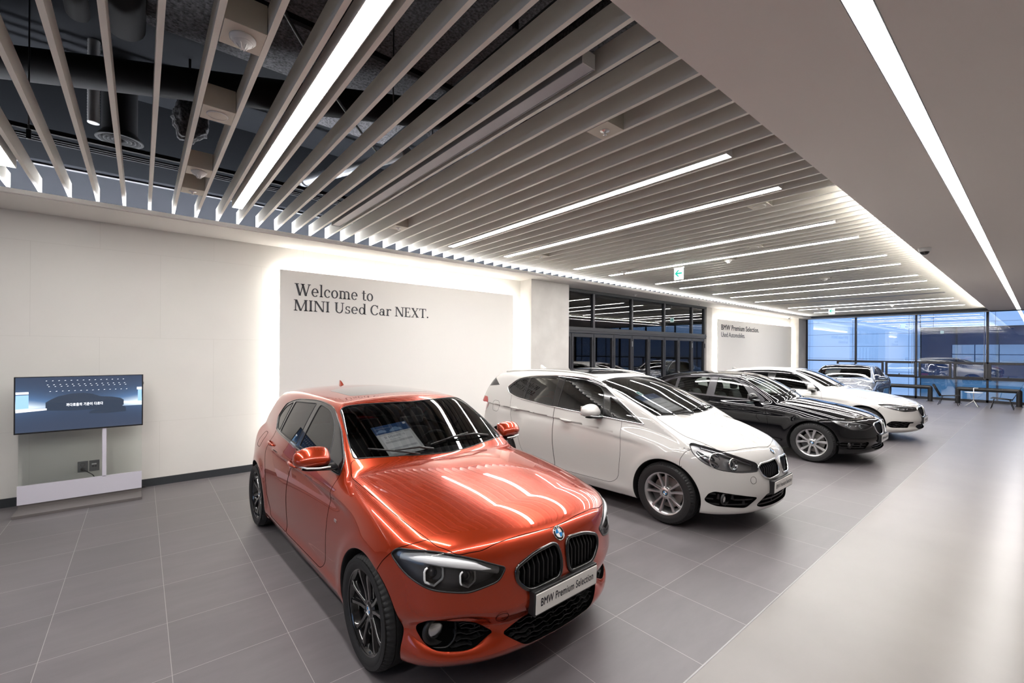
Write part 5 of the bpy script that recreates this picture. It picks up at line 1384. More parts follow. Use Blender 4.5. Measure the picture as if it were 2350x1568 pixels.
def mesh_bars(s, m_, parent, sg, style):
    """grille bars set in an opening: slanted comb cells or plain horizontal bars"""
    vv = s.V[s.T[m_]].reshape(-1,3); y = vv[:,1]; z0, z1 = vv[:,2].min(), vv[:,2].max(); mm = MB()
    fc_ = s.sp.get('fog_c') if sg else None
    nrow = max(3, int((z1-z0)/0.022)) if style == 'comb' else 3
    prev = None
    for i in range(nrow):
        z = z0+(z1-z0)*(i+0.5)/nrow
        sl = vv[np.abs(vv[:,2]-z) < 0.008]
        if len(sl) < 2: continue
        ya, yb_ = sl[:,1].min(), sl[:,1].max(); N = max(2, int((yb_-ya)/0.022)); q = []
        for k in range(N+1):
            yy = ya+(yb_-ya)*k/N; zz = z+(0.0045 if (k//2+i) % 2 else -0.0045) if style == 'comb' else z
            zz = min(max(zz, z0), z1)
            # depth from the surface of the opening
            d_ = (sl[:,1]-yy)**2; xx = sl[np.argmin(d_),0]
            q.append(Vector((xx+0.020, yy, zz)))
        if prev and style != 'comb':
            for fr_ in (0.3, 0.7):
                a_ = q[int(fr_*(len(q)-1))]; b_ = min(prev, key=lambda v: abs(v.y-a_.y)); mm.box(min(a_.x,b_.x)+0.008, max(a_.x,b_.x)+0.028, a_.y-0.004, a_.y+0.004, b_.z, a_.z)
        prev = q
        for a_, b_ in zip(q[:-1], q[1:]):
            if fc_ and any((abs(X.y)-fc_[0])**2+(X.z-fc_[1])**2 < fc_[2]**2 for X in (a_, b_)): continue
            t_ = 0.0022 if style == 'comb' else 0.007
            v8 = [mm.bm.verts.new(X+Vector(d)) for X in (a_, b_) for d in ((0,0,-t_),(0.0,0,t_),(0.03,0,t_),(0.03,0,-t_))]
            for f_ in ((0,1,2,3),(4,7,6,5),(0,4,5,1),(1,5,6,2),(2,6,7,3),(3,7,4,0)): mm.bm.faces.new([v8[k] for k in f_])
        if style == 'comb':
            for k in range(1, N, 6): 
                a_ = q[k]
                if fc_ and (abs(a_.y)-fc_[0])**2+(a_.z-fc_[1])**2 < fc_[2]**2: continue
                mm.box(a_.x+0.004, a_.x+0.03, a_.y-0.002, a_.y+0.002, max(z0,a_.z-0.013), min(z1,a_.z+0.013))
    if fc_ and style == 'comb':
        rg = []
        for k in range(36):
            a = 2*PI*k/36; yy = sg*(fc_[0]+fc_[2]*1.03*math.cos(a)); zz = min(max(fc_[1]+fc_[2]*1.03*math.sin(a), z0+0.002), z1-0.002)
            yy = min(max(yy, y.min()+0.002), y.max()-0.002)
            rg.append((vv[np.argmin((vv[:,1]-yy)**2+(vv[:,2]-zz)**2),0]+0.035, yy, zz))
        if sg: mm.tube(rg, 0.006, 6, closed=True)
    mm.build('grille_mesh', M['plastic'], parent)
def build_placard(s, root, ux, uy, wd, hh, rot, sp):
    sg = 1 if uy >= 0 else -1; p = s.pt('top', ux, abs(uy), sg); n_ = s.nrm(p)
    # local frame lying just inside the windscreen: X across (to the viewer's right), Y up the glass
    z = Vector(n_); yv = Vector((1,0,0.0)); yv = (yv-z*yv.dot(z)).normalized(); xv = yv.cross(z)
    Mx = Matrix.Identity(4)
    for i, a in enumerate((xv, yv, z)):
        for k in range(3): Mx[k][i] = a[k]
    Mx.translation = Vector(p)-z*0.028
    Mx = Mx @ Matrix.Rotation(rot, 4, 'Z')
    f3 = lambda x, y, d=0: tuple(Mx @ Vector((x, y, d)))
    mm = MB(); mm.box(-wd/2, wd/2, -hh/2, hh/2, -0.003, 0, 0, Mx); card = mm.build('price_card', M['card'], root)
    mm = MB(); mm.poly([f3(-wd/2,hh/2-hh*0.27,0.0006), f3(wd/2,hh/2-hh*0.27,0.0006), f3(wd/2,hh/2,0.0006), f3(-wd/2,hh/2,0.0006)]); mm.build('picture_band', M['cardblue'], card)
    mm = MB(); cx_ = 0.03
    sil = [(-0.11,0),(-0.115,0.012),(-0.09,0.024),(-0.06,0.030),(-0.035,0.044),(0.02,0.046),(0.05,0.032),(0.09,0.026),(0.10,0.010),(0.095,0)]
    mm.poly([f3(cx_+a*0.5, hh/2-hh*0.24+b, 0.0012) for a, b in sil]); mm.poly([f3(-0.09+a*0.4, hh/2-hh*0.22+b*0.7, 0.0010) for a, b in sil])
    mm.build('picture_cars', M['cardlight'], card)
    mm = MB(); mm.poly([f3(wd/2-0.035,hh/2-0.03,0.0012), f3(wd/2-0.012,hh/2-0.03,0.0012), f3(wd/2-0.012,hh/2-0.008,0.0012), f3(wd/2-0.035,hh/2-0.008,0.0012)])
    for k in range(2):
        zz = hh*0.02-0.045*k-0.02
    mm.build('emblem_patch', M['bmwwhite'], card)
    mm = MB(); mm.poly([f3(-wd*0.42,-hh*0.40,0.0006), f3(wd*0.42,-hh*0.40,0.0006), f3(wd*0.42,hh*0.17,0.0006), f3(-wd*0.42,hh*0.17,0.0006)]); mm.build('text_field', M['cardwhite'], card)
    mm = MB()
    for k, z_ in enumerate((-0.055, -0.27)): mm.poly([f3(-wd*0.38,hh*(z_-0.03),0.001), f3(wd*0.38,hh*(z_-0.03),0.001), f3(wd*0.38,hh*(z_+0.03),0.001), f3(-wd*0.38,hh*(z_+0.03),0.001)])
    mm.build('grey_rows', M['cardgrey'], card)
    put_text('price_text', sp.get('price', '월 570,000원 대'), lambda x, y, d: f3(-wd*0.34+x, hh*0.075+y, 0.0014), wd*0.58, 0.022, M['cardink'], card, hfit='0')
    put_text('small_text', 'BMW PREMIUM SELECTION', lambda x, y, d: f3(-wd*0.44+x, hh*0.40+y, 0.0014), wd*0.42, 0.006, M['bmwwhite'], card, bold=0.01)
    put_text('small_text', '차량 가격 35,000,000원', lambda x, y, d: f3(-wd*0.34+x, hh*0.0+y, 0.0014), wd*0.40, 0.0085, M['cardink'], card, hfit='0')
M['card'] = mat('card_grey', (0.55,0.55,0.54), 0.5); M['cardblue'] = mat('card_blue', (0.02,0.06,0.16), 0.5); M['cardlight'] = mat('card_silver_blue', (0.18,0.28,0.42), 0.5)
M['cardwhite'] = mat('card_white', (0.75,0.75,0.75), 0.5); M['cardgrey'] = mat('card_row_grey', (0.50,0.50,0.50), 0.5); M['cardink'] = mat('card_ink', (0.12,0.12,0.13), 0.5)
# ================================================================ orange hatchback
M['paint_orange'] = paint('metallic_orange', (0.42,0.036,0.005), 0.60, 0.26)
gs = lambda x, y, z: (np.abs(y) > 0.42) & (z > 0.9)
sd = lambda x, y, z: np.abs(y) > 0.55
ft = lambda x, y, z: (x < 0.75)
tp_ = lambda x, y, z: (z > 0.62)
tw = lambda x, y, z: (z > 0.95)
RED = dict(L=4.33, W=1.765, H=1.46, xa=0.775, xb=3.465, wr=0.318, arch_r=0.350, track=(0.764,0.770), tyre_w=0.225, rim_r=0.232, wheel='double_black', h=0.014,
    deck=[(0.05,0.805),(0.15,0.862),(0.3,0.905),(0.6,0.962),(0.9,1.003),(1.2,1.03),(1.45,1.035),(2.2,1.0),(3.2,1.02),(3.8,1.04),(4.15,1.02),(4.3,0.95)],
    drop=[(0.0,0.16),(0.3,0.135),(0.6,0.105),(0.9,0.09),(1.3,0.075),(1.8,0.06),(3.0,0.045),(4.3,0.10)],
    plan=[(0.0,0.80),(0.3,0.845),(0.6,0.872),(0.9,0.878),(1.5,0.872),(2.3,0.878),(3.1,0.886),(3.6,0.876),(4.0,0.83),(4.2,0.79),(4.33,0.70)],
    section=[(0.15,-0.045),(0.25,-0.022),(0.40,-0.006),(0.58,0.0),(0.75,-0.008),(0.90,-0.035),(1.02,-0.075),(1.15,-0.13)],
    nose=[(0.15,0.14),(0.20,0.07),(0.25,0.03),(0.30,0.035),(0.38,0.055),(0.44,0.02),(0.54,0.010),(0.64,0.018),(0.72,0.036),(0.78,0.062),(0.84,0.12),(0.92,0.28)],
    nose_plan=[(0.0,0.0),(0.2,0.010),(0.35,0.032),(0.5,0.078),(0.62,0.14),(0.74,0.24),(0.82,0.37),(0.88,0.55),(0.95,0.9)],
    tail=[(0.2,4.26),(0.4,4.32),(0.6,4.32),(0.75,4.27),(0.9,4.22),(1.05,4.15)],
    tail_plan=[(0.0,0.0),(0.3,0.02),(0.55,0.08),(0.7,0.18),(0.8,0.34),(0.9,0.7)],
    roof=[(1.3,1.385),(1.7,1.415),(2.1,1.442),(2.6,1.453),(3.1,1.447),(3.5,1.422),(3.9,1.37),(4.2,1.30)],
    belt_y=[(1.0,0.77),(1.5,0.785),(2.2,0.805),(2.9,0.795),(3.4,0.75),(4.0,0.66)],
    roof_y=[(1.2,0.57),(2.0,0.575),(2.8,0.58),(3.5,0.555),(4.2,0.50)],
    belt_z=[(1.0,0.93),(1.5,0.955),(2.3,0.975),(3.1,1.0),(4.2,1.04)],
    screen=[(0.9,0.97),(1.0,1.12),(1.1,1.28),(1.2,1.45),(1.3,1.63),(1.37,1.77),(1.44,1.94)], ws_plan=0.22, ws_plan4=0.30, ws_cos=0.50,
    backlight=[(0.9,4.22),(1.05,4.16),(1.2,4.03),(1.3,3.93),(1.4,3.84)],
    sill=[(0.0,0.20),(0.35,0.175),(0.6,0.19),(1.2,0.165),(3.0,0.165),(3.8,0.2),(4.3,0.27)],
    char=[(0.8,0.80),(1.5,0.825),(2.5,0.885),(3.4,0.935),(4.2,0.97)], char_a=0.024, char_x=(0.85,4.0), char_l=0.12,
    rocker=0.020, flare=0.012, k_shoulder=0.13, k_nose=0.055, k_roof=0.075, k_ws=0.03, k_belt=0.02, crown=0.045, bulge=0.035,
    hood_crease=(0.15,0.34,1.3,0.62,0.004,0.08), hood_valley=0.0,
    paint=M['paint_orange'], cab=(1.40,4.05), belt0=0.95, seat_x=2.05, seat_top=1.24, rearview=1.74,
    dlo=['window_frame','side_window','rear_side_window','quarter_window'], dlo_m=M['pgloss'], dlo_r=0.006,
    mirror=(1.53,0.765,1.005), mirror_s=1.1, mirror_w=1.12, handles=[(2.28,0.865),(3.10,0.905)], roundel=0.05, roundel_z=0.775, fin=3.42,
    wipers=[((1.34,-0.50),(1.31,-0.08),(1.28,0.12)),((1.24,0.12),(1.30,0.42),(1.40,0.58))],
    plate=(-0.012,0.482,0.112,-0.04), kid_r=0.011, kid_m=M['pgloss'], kid_off=0.004, kid_n=9, hex=True,
    placard=((1.43,0.31),0,0.30,0.36,0.0), fog_c=(0.685,0.37,0.085),
    regions=[
      ('kidney','front',[(0.034,0.557,0.05),(0.275,0.545,0.07),(0.345,0.617,0.05),(0.345,0.68,0.05),(0.22,0.727,0.06),(0.045,0.742,0.05),(0.024,0.66,0.05)],ft,0.006,0.05,(0,)),
      ('lower_intake','front',[(-0.5,0.39,0.0),(0.26,0.39,0.02),(0.40,0.335,0.02),(0.27,0.245,0.03),(-0.5,0.235,0.0)],ft,0.007,0.02,(0,)),
      ('fog_opening','front',[(0.775,0.395,0.03),(0.755,0.46,0.03),(0.56,0.435,0.05),(0.44,0.345,0.01),(0.56,0.283,0.04),(0.735,0.29,0.05)],ft,0.007,0.03,(0,)),
      ('headlight','frontS',[(0.455,0.695,0.02),(0.68,0.762,0.10),(0.94,0.798,0.12),(1.20,0.778,0.04),(1.25,0.745,0.03),(1.13,0.67,0.08),(0.97,0.618,0.06),(0.70,0.600,0.04),(0.50,0.637,0.04)],lambda x,y,z:(x<0.9)&(z<0.9),0.006,0.03,(0,)),
      ('windscreen','top',[(1.19,-0.5,0.0),(1.19,0.02,0.0),(1.21,0.22,0.1),(1.29,0.50,0.08),(1.385,0.69,0.03),(1.52,0.672,0.02),(1.90,0.600,0.05),(1.83,0.30,0.1),(1.80,0.02,0.0),(1.80,-0.5,0.0)],tw,0.010,0.03,(0,)),
      ('window_frame','side',[(1.40,0.955,0.02),(2.3,0.985,0.2),(3.15,1.028,0.03),(3.32,1.14,0.05),(3.22,1.28,0.10),(2.9,1.355,0.2),(2.35,1.385,0.2),(1.95,1.355,0.15),(1.66,1.22,0.1),(1.42,1.045,0.05)],gs,0.010,0.02,(0,)),
      ('side_window','side',[(1.66,0.990,0.015),(2.30,1.010,0.015),(2.27,1.355,0.02),(1.98,1.330,0.12),(1.76,1.215,0.15)],gs,0.010,0.02,('window_frame',)),
      ('rear_side_window','side',[(2.39,1.012,0.015),(2.97,1.040,0.015),(2.93,1.325,0.02),(2.37,1.358,0.02)],gs,0.010,0.02,('window_frame',)),
      ('quarter_window','side',[(3.02,1.045,0.015),(3.14,1.052,0.02),(3.28,1.14,0.05),(3.19,1.252,0.06),(2.99,1.315,0.02)],gs,0.010,0.02,('window_frame',)),
      ('sunroof','top',[(2.10,-0.5,0.0),(2.10,0.25,0.08),(2.16,0.40,0.06),(2.72,0.40,0.08),(2.80,0.25,0.08),(2.80,-0.5,0.0)],lambda x,y,z:z>1.3,0.012,0.06,(0,)),
      ('rear_window','rear',[(-0.5,1.06,0.0),(0.50,1.06,0.05),(0.44,1.25,0.05),(-0.5,1.27,0.0)],lambda x,y,z:(x>3.7)&(z>0.9),None,0.05,(0,)),
      ('tail_lamp','rearS',[(0.52,0.80,0.03),(0.98,0.80,0.03),(1.05,0.93,0.04),(0.60,0.94,0.03)],lambda x,y,z:(x>3.6),None,0.04,(0,)),
      ('hood','top',[(0.085,-0.6,0.0),(0.088,0.05,0.1),(0.115,0.29,0.1),(0.145,0.50,0.03),(0.20,0.62,0.03),(0.30,0.690,0.02),(0.60,0.742,0.2),(1.0,0.755,0.2),(1.28,0.75,0.06),(1.385,0.71,0.03),(1.29,0.50,0.08),(1.21,0.22,0.1),(1.19,0.02,0.0),(1.19,-0.6,0.0)],tp_,0.012,0.05,(0,)),
      ('front_door','side',[(1.40,0.955,0.02),(1.42,0.60,0.1),(1.44,0.36,0.06),(1.52,0.285,0.05),(2.36,0.275,0.03),(2.385,0.60,0.1),(2.33,1.0,0.05),(2.33,1.383,0.03),(1.95,1.355,0.15),(1.66,1.22,0.1),(1.42,1.045,0.05)],sd,0.012,0.03,(0,)),
      ('rear_door','side',[(2.335,1.383,0.02),(2.335,1.0,0.05),(2.39,0.60,0.1),(2.365,0.275,0.03),(2.86,0.275,0.06),(3.02,0.42,0.10),(3.06,0.60,0.1),(3.20,0.85,0.1),(3.155,1.028,0.02),(2.9,1.355,0.2)],sd,0.012,0.03,(0,)),
      ('fuel_flap','side',[(3.42,0.82,0.05),(3.58,0.82,0.05),(3.58,0.96,0.05),(3.42,0.96,0.05)],lambda x,y,z:y>0.5,0.012,0.05,(0,)),
      ('front_bumper','side',[(-0.3,0.0,0.0),(0.62,0.0,0.0),(0.62,0.60,0.02),(0.555,0.695,0.02),(0.48,0.775,0.01),(0.20,0.90,0.01),(-0.3,0.90,0.0)],lambda x,y,z:(x<0.8)&(z<0.84),0.012,0.02,(0,)),
    ],
    kinds={'kidney':('kidney',True,'kidney_grille'),'lower_intake':('mesh',False,'lower_intake',(0.05,0,0),'comb'),'fog_opening':('mesh',True,'fog_lamp_recess',(0.05,0,0),'comb'),
      'headlight':('lamp',True,'headlight'),'windscreen':('glass',False,'windscreen',M['tint']),'window_frame':('trim',True,'window_frame'),'side_window':('glass',True,'front_side_window',M['tintdark']),
      'rear_side_window':('glass',True,'rear_side_window',M['tintdark']),'quarter_window':('glass',True,'quarter_window',M['tintdark']),'sunroof':('trim',False,'sunroof'),'rear_window':('trim',False,'rear_window'),
      'tail_lamp':('red',True,'tail_lamp'),'hood':('paint',False,'hood'),'front_door':('paint',True,'front_door'),'rear_door':('paint',True,'rear_door'),'fuel_flap':('paint',False,'fuel_flap'),'front_bumper':('paint',False,'front_bumper')},
    brow=[([(0.50,0.686),(0.68,0.728),(0.86,0.752),(1.04,0.758),(1.18,0.745)],0.036,M['drl'],0.024)],
    projectors=[(0.94,0.688,0.046,-230,50),(0.71,0.672,0.040,-230,50)],
)
def red_extra(s, root):
    for sg in (1,-1):
        p = s.pt('front', 0.685, 0.37, sg); n_ = s.nrm(p); d = Vector((-1,0,0))*0.8+Vector(n_)*0.2
        Mx = frame(p+np.array([0.015,0,0]), d)
        mm = MB(); mm.lathe([(0.078,-0.02),(0.074,-0.002),(0.066,0.0),(0.052,-0.018),(0.047,-0.03)], 36, Mx); fo = mm.build('fog_lamp', M['plastic'], root)
        mm = MB(); mm.lathe([(0.050,-0.022),(0.04,-0.010),(0.02,-0.004),(0,-0.002)], 32, Mx); mm.build('fog_lens', M['satin'], fo)
        mm = MB(); mm.lathe([(0.050,-0.025),(0.03,-0.045),(0,-0.05)], 32, Mx); mm.build('fog_reflector', M['lampchrome'], fo)
    # side badge and tow cover
    p = s.pt('side', 1.26, 0.70, 1); mm = MB(); mm.box(-0.022,0.022,-0.009,0.009,0,0.004,0.001, frame(p, s.nrm(p))); mm.build('side_badge', M['chrome'], root)
    p = s.pt('front', 0.42, 0.44, 1); Mx = frame(p+s.nrm(p)*0.0008, s.nrm(p)); mm = MB(); mm.tube([Mx @ Vector((0.035*math.cos(a),0.035*math.sin(a),0)) for a in [2*PI*i/32 for i in range(32)]], 0.0012, 5, closed=True); mm.build('tow_eye_cover', M['seam'], root)
RED['extra'] = red_extra
def red_nose(s, b, x, y, z):
    # hollow framing the fog lamp openings
    e = ((y-0.62)/0.23)**2+((z-0.370)/0.12)**2
    return b+np.where(x < 0.7, 0.022*np.exp(-np.maximum(e-0.55, 0)*3.5), 0)
RED['nose_fn'] = red_nose
def near_car(sp, name, label, X, Y, yaw):
    """X, Y: world position of the front axle centre; the car points toward -Y"""
    t_ = math.radians(yaw); ex = (-math.sin(t_), math.cos(t_))
    return build_car(sp, name, label, (X-ex[0]*sp['xa'], Y-ex[1]*sp['xa'], 0), math.radians(90+yaw))
near_car(RED, 'car', 'glossy orange hatchback with black wheels, nearest the camera', 1.885, 2.485, 1.3)
# ================================================================ white compact people carrier
M['paint_white'] = paint('solid_white', (0.60,0.59,0.57), 0.0, 0.35, 0.15)
WHT = dict(L=4.34, W=1.80, H=1.59, xa=0.83, xb=3.50, wr=0.326, arch_r=0.362, track=(0.785,0.785), tyre_w=0.205, rim_r=0.222, wheel='twin_silver', h=0.016,
    deck=[(0.0,0.76),(0.12,0.85),(0.3,0.935),(0.6,1.02),(0.9,1.08),(1.15,1.115),(1.5,1.12),(2.5,1.08),(3.5,1.12),(4.1,1.12),(4.3,1.0)],
    drop=[(0.0,0.20),(0.3,0.175),(0.6,0.15),(1.1,0.12),(1.8,0.09),(3.0,0.05),(4.3,0.10)],
    plan=[(0.0,0.82),(0.3,0.86),(0.6,0.885),(0.9,0.892),(1.5,0.89),(2.3,0.895),(3.1,0.90),(3.6,0.895),(4.0,0.86),(4.2,0.81),(4.34,0.74)],
    section=[(0.15,-0.05),(0.25,-0.02),(0.40,-0.005),(0.60,0.0),(0.80,-0.008),(0.95,-0.028),(1.08,-0.06),(1.2,-0.11)],
    nose=[(0.15,0.12),(0.22,0.04),(0.30,0.02),(0.40,0.0),(0.50,-0.002),(0.60,0.012),(0.68,0.03),(0.74,0.055),(0.80,0.10),(0.86,0.17),(0.95,0.35)],
    nose_plan=[(0.0,0.0),(0.2,0.012),(0.35,0.045),(0.5,0.10),(0.62,0.18),(0.74,0.30),(0.82,0.44),(0.88,0.64),(0.95,1.0)],
    tail=[(0.2,4.25),(0.4,4.32),(0.7,4.32),(0.9,4.27),(1.1,4.20)], tail_plan=[(0.0,0.0),(0.3,0.02),(0.55,0.08),(0.7,0.17),(0.8,0.32),(0.9,0.7)],
    roof=[(1.4,1.49),(1.9,1.535),(2.3,1.57),(2.8,1.58),(3.4,1.56),(4.0,1.50),(4.3,1.45)],
    belt_y=[(0.9,0.80),(1.3,0.815),(2.2,0.835),(3.0,0.835),(3.6,0.815),(4.2,0.75)], roof_y=[(1.2,0.64),(2.0,0.66),(2.8,0.66),(3.5,0.635),(4.2,0.58)],
    belt_z=[(0.9,0.98),(1.5,1.02),(2.4,1.06),(3.2,1.10),(4.2,1.14)],
    screen=[(1.0,0.68),(1.1,0.865),(1.2,1.075),(1.3,1.32),(1.4,1.585),(1.48,1.85),(1.55,2.12)], ws_plan=0.12, ws_plan4=0.22, ws_cos=0.41,
    backlight=[(1.0,4.24),(1.2,4.17),(1.35,4.08),(1.5,3.95)],
    sill=[(0.0,0.235),(0.35,0.20),(0.6,0.20),(1.2,0.175),(3.0,0.175),(3.8,0.21),(4.3,0.28)],
    char=[(0.8,0.78),(1.5,0.84),(2.5,0.92),(3.4,0.97),(4.2,1.0)], char_a=0.012, char_x=(0.85,4.1), char_l=0.16,
    rocker=0.012, flare=0.010, k_shoulder=0.16, k_nose=0.06, k_roof=0.085, k_ws=0.03, k_belt=0.02, crown=0.045, bulge=0.04,
    hood_crease=(0.15,0.38,1.0,0.62,0.010,0.05),
    paint=M['paint_white'], cab=(1.15,4.1), belt0=1.05, seat_x=1.95, seat_top=1.33, rearview=1.80,
    dlo=['window_frame','side_window','rear_side_window','quarter_window','front_quarter'], dlo_m=M['chrome'], dlo_r=0.008,
    mirror=(1.72,0.80,1.045), mirror_s=1.16, mirror_w=1.2, ring_m=M['lampchrome'], mirror_gloss=False, handles=[(2.22,0.93),(3.22,0.985)], handle_chrome=False, roundel=0.05, roundel_z=0.79, fin=3.45,
    wipers=[((0.98,-0.55),(0.95,-0.10),(0.92,0.12)),((0.89,0.12),(0.93,0.45),(1.01,0.62))],
    plate=(-0.02,0.470,0.112,-0.04), kid_r=0.010, kid_m=M['chrome'], kid_off=0.004, kid_n=10,
    placard=((1.20,0.33),0,0.44,0.42,0.0), fog_c=(0.70,0.37,0.06), lamp_m=M['rimsilver'], price='월 480,000원 대',
    regions=[
      ('kidney','front',[(0.046,0.570,0.04),(0.28,0.550,0.05),(0.365,0.60,0.05),(0.40,0.68,0.03),(0.35,0.708,0.04),(0.055,0.725,0.03),(0.030,0.66,0.05)],ft,0.008,0.04,(0,)),
      ('lower_intake','front',[(-0.5,0.405,0.0),(0.30,0.405,0.02),(0.43,0.30,0.03),(0.36,0.275,0.03),(-0.5,0.27,0.0)],ft,0.010,0.02,(0,)),
      ('fog_opening','front',[(0.800,0.42,0.02),(0.775,0.445,0.02),(0.43,0.385,0.03),(0.54,0.285,0.03),(0.765,0.30,0.03),(0.815,0.34,0.03)],ft,0.010,0.03,(0,)),
      ('headlight','frontS',[(1.27,0.875,0.02),(1.22,0.89,0.05),(1.0,0.85,0.1),(0.75,0.79,0.1),(0.50,0.725,0.01),(0.465,0.705,0.02),(0.475,0.64,0.02),(0.78,0.638,0.05),(1.0,0.66,0.06),(1.17,0.72,0.08),(1.26,0.80,0.05)],lambda x,y,z:(x<0.95)&(z<0.98),0.009,0.03,(0,)),
      ('windscreen','top',[(0.88,-0.5,0.0),(0.88,0.02,0.0),(0.895,0.25,0.1),(0.945,0.52,0.08),(1.02,0.725,0.03),(1.25,0.715,0.03),(1.83,0.655,0.05),(1.88,0.30,0.1),(1.875,0.02,0.0),(1.875,-0.5,0.0)],lambda x,y,z:z>1.0,0.012,0.03,(0,)),
      ('window_frame','side',[(1.11,1.015,0.01),(1.55,1.035,0.2),(2.4,1.075,0.3),(3.2,1.14,0.1),(3.42,1.20,0.04),(3.50,1.28,0.04),(3.30,1.42,0.10),(3.0,1.475,0.2),(2.4,1.505,0.2),(2.0,1.49,0.15),(1.76,1.43,0.1),(1.40,1.20,0.1)],gs,0.012,0.02,(0,)),
      ('front_quarter','side',[(1.20,1.04,0.01),(1.56,1.055,0.015),(1.62,1.29,0.02),(1.42,1.18,0.08)],gs,0.012,0.02,('window_frame',)),
      ('side_window','side',[(1.66,1.062,0.015),(2.40,1.095,0.015),(2.37,1.475,0.02),(2.02,1.465,0.10),(1.78,1.39,0.08),(1.72,1.33,0.02)],gs,0.012,0.02,('window_frame',)),
      ('rear_side_window','side',[(2.50,1.098,0.015),(3.06,1.145,0.015),(3.02,1.445,0.02),(2.48,1.475,0.02)],gs,0.012,0.02,('window_frame',)),
      ('quarter_window','side',[(3.10,1.155,0.015),(3.38,1.205,0.03),(3.45,1.275,0.03),(3.28,1.395,0.06),(3.07,1.438,0.02)],gs,0.012,0.02,('window_frame',)),
      ('sunroof','top',[(2.05,-0.5,0.0),(2.05,0.30,0.08),(2.10,0.47,0.05),(3.15,0.47,0.05),(3.2,0.35,0.08),(3.2,-0.5,0.0)],lambda x,y,z:z>1.4,0.016,0.06,(0,)),
      ('tail_lamp','side',[(3.93,0.93,0.03),(3.90,1.03,0.03),(3.95,1.10,0.02),(4.4,1.12,0.0),(4.4,0.88,0.0),(4.02,0.86,0.03)],lambda x,y,z:(x>3.7)&(np.abs(y)>0.4),0.012,0.04,(0,)),
      ('spoiler_side','side',[(3.72,1.30,0.01),(4.0,1.47,0.01),(4.12,1.42,0.01),(4.14,1.25,0.02)],lambda x,y,z:(x>3.6)&(z>1.0)&(np.abs(y)>0.45),0.012,0.02,(0,)),
      ('hood','top',[(0.125,-0.6,0.0),(0.128,0.05,0.1),(0.18,0.30,0.1),(0.25,0.52,0.06),(0.34,0.66,0.06),(0.65,0.715,0.2),(0.88,0.74,0.2),(0.97,0.745,0.04),(1.02,0.73,0.03),(0.945,0.52,0.08),(0.895,0.25,0.1),(0.88,0.02,0.0),(0.88,-0.6,0.0)],tp_,0.014,0.05,(0,)),
      ('front_door','side',[(1.40,1.03,0.02),(1.37,0.70,0.1),(1.40,0.36,0.06),(1.50,0.29,0.05),(2.38,0.28,0.03),(2.43,0.60,0.1),(2.45,1.08,0.05),(2.44,1.50,0.03),(2.0,1.49,0.15),(1.76,1.43,0.1),(1.58,1.32,0.05)],sd,0.014,0.03,(0,)),
      ('rear_door','side',[(2.445,1.50,0.02),(2.455,1.08,0.05),(2.435,0.60,0.1),(2.385,0.28,0.03),(2.92,0.28,0.06),(3.06,0.45,0.10),(3.12,0.62,0.1),(3.30,0.85,0.1),(3.36,1.18,0.05),(3.3,1.42,0.1),(3.0,1.475,0.2)],sd,0.014,0.03,(0,)),
      ('fuel_flap','side',[(3.60,0.90,0.05),(3.76,0.90,0.05),(3.76,1.06,0.05),(3.60,1.06,0.05)],lambda x,y,z:y>0.5,0.014,0.05,(0,)),
      ('front_bumper','side',[(-0.3,0.0,0.0),(0.66,0.0,0.0),(0.66,0.72,0.02),(0.62,0.80,0.02),(0.52,0.86,0.01),(0.20,0.98,0.01),(-0.3,0.98,0.0)],lambda x,y,z:(x<0.8)&(z<0.95),0.014,0.02,(0,)),
    ],
    kinds={'kidney':('kidney',True,'kidney_grille'),'lower_intake':('mesh',False,'lower_intake',(0.05,0,0),'bars'),'fog_opening':('mesh',True,'fog_lamp_recess',(0.04,0,0),'bars'),
      'headlight':('lamp',True,'headlight'),'windscreen':('glass',False,'windscreen',M['tint']),'window_frame':('trim',True,'window_frame'),'front_quarter':('glass',True,'front_quarter_window',M['tintdark']),'side_window':('glass',True,'front_side_window',M['tintdark']),
      'rear_side_window':('glass',True,'rear_side_window',M['tintdark']),'quarter_window':('glass',True,'quarter_window',M['tintdark']),'sunroof':('trim',False,'sunroof'),'spoiler_side':('trim',True,'spoiler_side'),
      'tail_lamp':('red',True,'tail_lamp'),'hood':('paint',False,'hood'),'front_door':('paint',True,'front_door'),'rear_door':('paint',True,'rear_door'),'fuel_flap':('paint',False,'fuel_flap'),'front_bumper':('paint',False,'front_bumper')},
    brow=[([(0.53,0.695),(0.75,0.765),(0.95,0.82),(1.15,0.86)],0.016,M['lampchrome'],0.02),([(1.0,0.70),(1.12,0.76),(1.2,0.83)],0.04,M['lampchrome'],0.04)],
    projectors=[(1.03,0.745,0.058,0,360),(0.80,0.715,0.050,0,360)],
)
